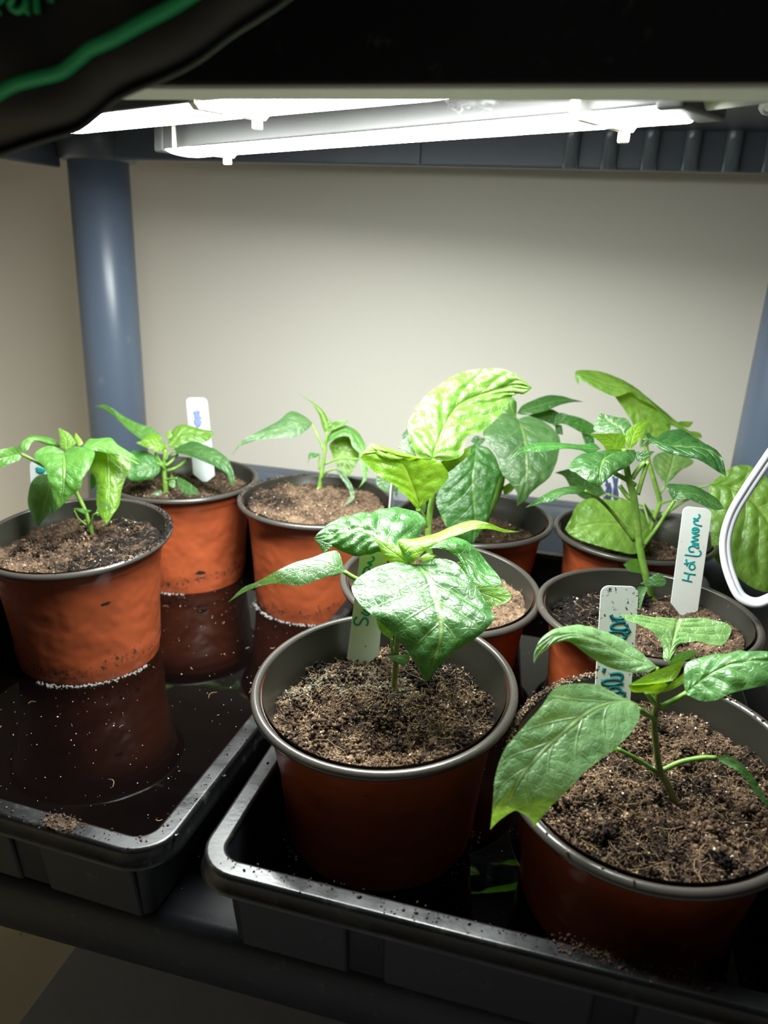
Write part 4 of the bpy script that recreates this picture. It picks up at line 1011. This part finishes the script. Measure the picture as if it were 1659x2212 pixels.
# --- pot with the long label: tall slim plant
t = plant('H', 'tall slim pepper plant with a straight stem beside the Hot Lemon label', 'm', [(790, 1220, .508), (745, 1080, .504), (705, 950, .500), (662, 750, .495), (637, 560, .491), (612, 350, .486), (572, 200, .483), (548, 60, .481), (535, -40, .479)], (0.0033, 0.0032, 0.0030, 0.0022))
leaf(t, 't', .482, ['560 885 0;400 888 540 905 690 888 -3 6 4;248 908 462 930 702 950 -8 6 4;108 963 402 970 692 990 -14 5 4;43 1072 372 1035 622 1052 -19 4 4;128 1122 357 1112 502 1112 -22 3 3;228 1192 346 1187 406 1192 -23;340 1258 -22', '688 900 0;762 898 762 950 732 1003 -2;842 893 842 932 812 977 -3;895 900 -3'], 'mid', .6, res=1.4, label='glossy front leaf mottled yellow along its veins')
leaf(t, 't', .482, '592 765 4;480 715 562 682 662 682 6;378 717 502 642 652 620 9;288 682 442 602 602 570 12;308 600 392 562 482 545 14;350 518 15', 'soft', .9)
leaf(t, 't', .482, '600 882 -1;430 892 522 852 602 802 -2;378 832 452 782 582 730 -4;308 772 372 742 442 718 -6;228 725 -8', 'young', .5)
leaf(t, 't', .482, '640 890 -1;598 792 662 802 722 812 -1;628 688 692 702 762 732 1;718 622 752 632 802 662 3;865 573 6', 'young', .5)
leaf(t, 'f', .482, '1425 772 -1;1332 700 1322 770 1290 828 -3 4 -2;1202 720 1192 757 1180 788 -5 5 -2;1002 702 1002 737 1002 771 -8 5 -2;822 688 822 742 822 793 -10 5 -2;652 703 652 752 652 811 -12 4 -2;500 750 512 787 522 824 -14;400 827 412 842 422 858 -15;320 930 -16', 'deep', .3, res=1.2)
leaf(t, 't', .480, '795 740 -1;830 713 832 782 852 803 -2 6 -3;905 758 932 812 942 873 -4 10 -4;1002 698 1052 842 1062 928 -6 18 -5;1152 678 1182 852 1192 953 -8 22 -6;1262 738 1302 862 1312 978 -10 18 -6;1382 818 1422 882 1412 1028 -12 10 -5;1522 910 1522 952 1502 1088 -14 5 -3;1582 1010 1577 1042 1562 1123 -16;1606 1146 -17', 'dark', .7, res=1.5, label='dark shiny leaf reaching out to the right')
leaf(t, 'm', .486, '922 372 -4;865 248 946 337 955 368 -5 3 -1;962 236 1002 312 1020 350 -6 6 -3;1082 250 1092 317 1092 378 -7 6 -3;1192 303 1182 362 1182 419 -8 5 -3;1272 363 1252 402 1252 441 -9 3 -2;1318 430 -10', 'mid', .35, stalk=[(690, 715, 8), (760, 620, 4), (810, 550, 2), (880, 440, -1), (940, 350, -4)], r=(.0016, .0012))
leaf(t, 'g', .486, '462 872 -3;420 836 412 860 400 884 -4 4 -2;330 833 322 862 310 888 -6 5 -2;230 858 230 897 230 929 -8 5 -2;130 913 140 932 150 951 -10;45 975 -12', 'mid', .3, stalk=[(770, 1195, 10), (690, 1090, 6), (600, 980, 2), (520, 905, -2), (440, 862, -3)], r=(.0015, .0012))
leaf(t, 'm', .494, '682 952 6;652 932 642 892 657 838 4;580 918 582 872 602 823 0;528 866 -2', 'fresh', .1)
leaf(t, 'm', .494, '660 1015 4;760 1033 762 992 772 943 -1;842 1033 832 982 822 938 -4;868 995 -5', 'mid', .1)
leaf(t, 'm', .494, '705 1032 4;638 1048 672 1072 718 1060 0;653 1122 672 1122 692 1112 -3;648 1268 -6', 'soft', .15)
for P in ([(622, 245, .485), (540, 195, .482), (465, 155, .478)], [(598, 195, .483), (640, 130, .481), (695, 65, .479)], [(640, 320, .486), (675, 200, .484), (722, 55, .480)], [(605, 360, .487), (560, 330, .489), (500, 250, .492)]):
    V, F = tube([fp_('m', *q) for q in P], [0.0016, 0.0015, 0.0014], 8, n=10); obj('leaf_stalk', V, F, M['stem'], t)
leaf(t, 't', .490, '830 870 0;760 800 780 790 800 800 0;790 850 820 790 850 800 -1;835 790 -1', 'soft', .4)

# --- front right pot
t = plant('I', 'pepper plant with a notched matt leaf, in the crumb strewn front right pot', 'i', [(1135, 1375, .338), (1082, 1230, .335), (1035, 1140, .333), (1012, 1000, .330), (1000, 850, .327), (1015, 745, .324), (1025, 670, .322)], (0.0023, 0.0020, 0.0019, 0.0017), woody=True)
leaf(t, 'i', .318, '908 752 -2;790 700 832 737 916 802 -5 3 -2;690 645 742 747 907 852 -10 4 -2;558 633 642 787 862 922 -15 4 -2;428 658 542 862 792 992 -20 4 -2;343 770 442 947 692 1072 -24 4 -2;238 890 342 1042 592 1152 -28 3 -2;138 1010 262 1132 502 1247 -31 3 -2;83 1160 197 1232 432 1312 -33 2 -1;68 1300 162 1312 372 1382 -34;58 1400 152 1352 332 1432 -34;50 1478 214 1366 302 1468 -33', 'matte', .32, res=1.9, stalk=[(1005, 840, 8), (960, 815, 4), (905, 780, -1)], r=(.0016, .0015), label='large matt leaf with a notch bitten out of its tip')
leaf(t, 'i', .324, '1018 538 0;902 438 932 512 962 568 1 5 -3;800 368 852 482 852 568 2 8 -4;700 328 762 432 722 533 2 9 -4;610 298 662 382 612 468 0 8 -4;500 300 542 347 510 393 -3 6 -3;410 323 432 362 430 401 -6 3 -2;338 383 362 412 372 438 -9;306 450 316 462 332 473 -11;304 520 -13', 'matte', 1.0, res=1.7, stalk=[(1005, 800, 5), (1000, 680, 3), (1018, 540, 0)])
leaf(t, 'i', .330, '1085 508 0;1053 490 1088 462 1117 460 2;1048 420 1101 412 1142 410 5;998 338 1116 352 1232 392 9 -2 -4;918 298 1126 317 1382 414 12 -3 -6;848 268 1133 292 1438 352 14 -3 -5;808 233 1139 272 1434 293 16 -3 -4;958 253 1143 256 1302 253 17', 'pale', .35, res=1.6, label='back leaf seen from its pale underside')
leaf(t, 'i', .318, '1182 692 0;1172 610 1242 642 1202 705 -1 3 -2;1188 518 1292 602 1272 734 -2 7 -3;1300 478 1372 557 1362 729 -4 9 -5;1432 458 1482 517 1462 684 -6 9 -5;1562 453 1592 502 1592 654 -8 7 -5;1702 468 1722 512 1722 624 -10 4 -3;1865 560 -12', 'matte2', .9, res=1.7, stalk=[(1040, 770, 6), (1110, 735, 3), (1190, 688, 0)], r=(.0016, .0013))
leaf(t, 'i', .320, ['1178 498 3;1062 540 1092 580 1132 592 2;958 582 1002 622 1082 622 -1;888 622 932 642 1022 627 -3;846 641 -5', '848 644 -5;878 683 902 662 922 640 -4;958 684 972 662 992 632 -2;1028 692 1032 662 1052 627 0;1082 642 1'], 'young', .35)
leaf(t, 'i', .321, '1038 690 0;1092 638 1102 652 1112 664 0;1152 588 1162 612 1172 624 1;1192 560 2', 'young', .3)
leaf(t, 'i', .328, '1078 522 0;1130 463 1142 492 1150 512 1;1190 443 1202 467 1212 482 3;1258 449 5', 'fresh', .5)
leaf(t, 'i', .326, '1355 1064 2;1422 1048 1422 1080 1402 1097 0;1502 1098 1492 1130 1472 1133 -3;1562 1158 1552 1182 1532 1193 -5;1612 1238 1597 1252 1582 1263 -7;1652 1308 1642 1317 1627 1313 -9;1685 1395 -11', 'matte2', .3, stalk=[(1042, 1140, 8), (1150, 1090, 6), (1270, 1065, 4), (1360, 1064, 2)], r=(.0015, .0013))
leaf(t, 'i', .330, '790 1012 -2;720 1040 750 1000 770 980 -4;640 1060 660 1010 690 970 -8;560 1070 -12', 'matte2', .3, stalk=[(1012, 1145, 4), (900, 1072, 0), (785, 1012, -2)], r=(.0013, .0012))
V, F = tube([fp_('i', 1020, 760, .324), fp_('i', 985, 720, .323), fp_('i', 955, 680, .322)], [.0014, .0013, .0012], 8, n=8); obj('leaf_stalk', V, F, M['stem'], t)

# ------------------------------------------------------------------ plant labels with handwriting
def plant_label(label, fr, TL, TR, BL, BR, Dt, Db, m, strokes=(), ink='ink_teal', sfr=None, wid=0.00055, Dr=0.0, off=(0, 0, 0)):
    P = [fp_(fr, *TL, Dt), fp_(fr, *TR, Dt + Dr), fp_(fr, *BR, Db + Dr), fp_(fr, *BL, Db)]
    ex = P[1] - P[0]; ey = (P[3] - P[0])
    N = np.cross(ex, ey); N /= np.linalg.norm(N)
    if N @ (CAM - P[0]) < 0: N = -N
    sd = P[2] - CAM; P[2] = CAM + sd * (((P[0] - CAM) @ N) / (sd @ N))
    t = thing('plant_label', (P[2] + P[3]) / 2, label, 'plant label')
    out = []
    r = 0.22                                  # rounded upper corners
    asp = np.linalg.norm(ex) / np.linalg.norm(ey)
    for i in range(7):
        q = math.radians(180 - 90 * i / 6); out.append((r + r * math.cos(q), (r - r * math.sin(q)) * asp))
    for i in range(7):
        q = math.radians(90 - 90 * i / 6); out.append((1 - r + r * math.cos(q), (r - r * math.sin(q)) * asp))
    out += [(1.0, 1.0), (0.62, 1.09), (0.38, 1.09), (0.0, 1.0)]
    bl = lambda a, b: (P[0] * (1 - a) + P[1] * a) * (1 - b) + (P[3] * (1 - a) + P[2] * a) * b
    top = np.array([bl(a, b) for a, b in out])
    n = len(top); V = np.concatenate([top, top - N * 0.0008])
    F = [tuple(range(n)), tuple(range(2 * n - 1, n - 1, -1))] + [(i, n + i, n + (i + 1) % n, (i + 1) % n) for i in range(n)]
    obj('label_blade', V, F, M[m], t, smooth=False)
    if strokes:
        mb = MB(); ox, oy, s = FR[sfr or fr]
        for st in strokes:
            Q = []
            for x, y in catmull(np.array(st, float), 6 * len(st)):
                px, py = ox + x / s, oy + y / s
                d = C_F + (px - IW / 2) / F_PX * C_R - (py - IH / 2) / F_PX * C_U
                k = ((P[0] - CAM) @ N) / (d @ N)
                Q.append(CAM + d * k + N * 0.00012)
            V, F = tube(Q, wid, 6, flat=1.0)
            C = np.repeat(np.array(Q), 6, 0); h = (V - C) @ N
            V = V - N[None] * (h * 0.75)[:, None]
            mb.add(V, F)
        mb.obj('lettering', M[ink], t)
    return t
FR['h'] = (1240, 1080, 5.028)
plant_label('white plant label lettered Sw in teal, behind the stem of the front left plant', 's', (722, 150), (858, 150), (640, 800), (802, 790), .404, .424, 'label',
    [[(690, 598), (675, 618), (684, 638), (702, 636), (714, 616), (728, 604), (744, 612), (746, 632), (738, 644)], [(712, 574), (738, 590), (752, 582), (724, 563), (752, 557), (742, 542), (716, 538)],
     [(727, 356), (722, 378), (738, 390), (754, 374), (752, 350), (738, 345), (727, 356)], [(752, 340), (764, 330), (746, 322), (770, 312), (777, 296), (766, 290)]], 'ink_teal', 's', .00058)
plant_label('white plant label lettered Hot Lemon in teal', 'g', (1098, 965), (1288, 985), (1014, 1610), (1192, 1660), .470, .486, 'label',
    [[(1170, 862), (1215, 872), (1278, 886)], [(1190, 785), (1240, 798), (1318, 810)], [(1232, 878), (1246, 800)], [(1255, 700), (1250, 735), (1280, 755), (1308, 735), (1300, 700), (1270, 690), (1255, 700)],
     [(1192, 690), (1250, 682), (1312, 668)], [(1225, 715), (1215, 640)], [(1200, 592), (1262, 601), (1330, 608), (1364, 598), (1374, 566), (1356, 546)],
     [(1300, 560), (1255, 555), (1250, 510), (1300, 500), (1345, 525), (1340, 490), (1280, 480)], [(1352, 478), (1272, 450), (1345, 430), (1285, 402), (1355, 380), (1290, 360)], [(1275, 350), (1345, 345), (1345, 310), (1300, 300), (1285, 325), (1345, 318)],
     [(1385, 282), (1318, 262), (1300, 225), (1345, 222), (1295, 195), (1330, 205), (1362, 178), (1352, 150)]], 'ink_teal', 'h', .00062)
plant_label('soil flecked white plant label with looped dark teal writing, in the front right pot', 'h', (296, 930), (708, 945), (216, 2290), (602, 2290), .371, .379, 'label_dirty',
    [[(400, 1245), (420, 1280), (480, 1295), (545, 1285)], [(545, 1288), (470, 1300), (470, 1325), (545, 1320)], [(560, 1330), (470, 1335), (412, 1362), (420, 1400), (510, 1412), (575, 1390), (565, 1345)], [(578, 1390), (596, 1430), (570, 1450)],
     [(375, 1440), (372, 1480), (430, 1510), (520, 1512), (560, 1480), (520, 1440), (430, 1432), (375, 1440)], [(330, 1826), (318, 1868)], [(388, 1895), (440, 1885), (500, 1888), (525, 1920), (500, 1962)],
     [(350, 1955), (310, 1978), (330, 2008), (430, 2012), (505, 1985), (470, 1952), (350, 1955)], [(505, 1985), (530, 2005)], [(400, 2035), (368, 2075), (420, 2102), (500, 2075), (470, 2035), (400, 2035)], [(500, 2075), (545, 2105), (525, 2150)]], 'ink_dark', 'h', .00098)
plant_label('white plant label with a smudged blue word, before the wall by the left post', 'b', (930, 40), (1138, 42), (1002, 800), (1216, 815), .700, .708, 'label_clean',
    [[(1000, 195), (1060, 180), (1020, 210), (1070, 215)], [(1010, 230), (1075, 240), (1030, 255), (1078, 268)], [(1010, 262), (1040, 280), (1080, 285), (1020, 300), (1070, 310), (1030, 322)]], 'ink_blue', 'b', .0017)
plant_label('white plant label with a teal smudge, at the back of the front left pot', 'a', (332, 500), (548, 470), (366, 1290), (640, 1225), .578, .586, 'label_clean',
    [[(405, 590), (440, 575), (420, 620), (470, 580), (440, 630), (500, 590), (470, 635)]], 'ink_teal', 'a', .0013)
plant_label('plant label with blocky navy print, standing in the back right pot', 't', (385, 1010), (562, 1010), (385, 1560), (545, 1560), .652, .658, 'label_clean',
    [[(410, 1180), (425, 1250), (418, 1320), (430, 1385)], [(440, 1210), (455, 1290), (445, 1380)], [(480, 1145), (500, 1230), (490, 1310), (500, 1385)], [(520, 1160), (510, 1250), (522, 1330), (515, 1385)],
     [(400, 1230), (450, 1240)], [(400, 1300), (450, 1290)], [(400, 1350), (455, 1360)], [(480, 1200), (525, 1210)], [(480, 1275), (525, 1265)], [(480, 1340), (525, 1350)]], 'ink_navy', 't', .0014)
plant_label('plant label turned edge on, at the right rim of the brim full pot', 'c', (1398, 850), (1420, 850), (1380, 1060), (1396, 1060), .612, .616, 'label_clean', Dr=0.011)
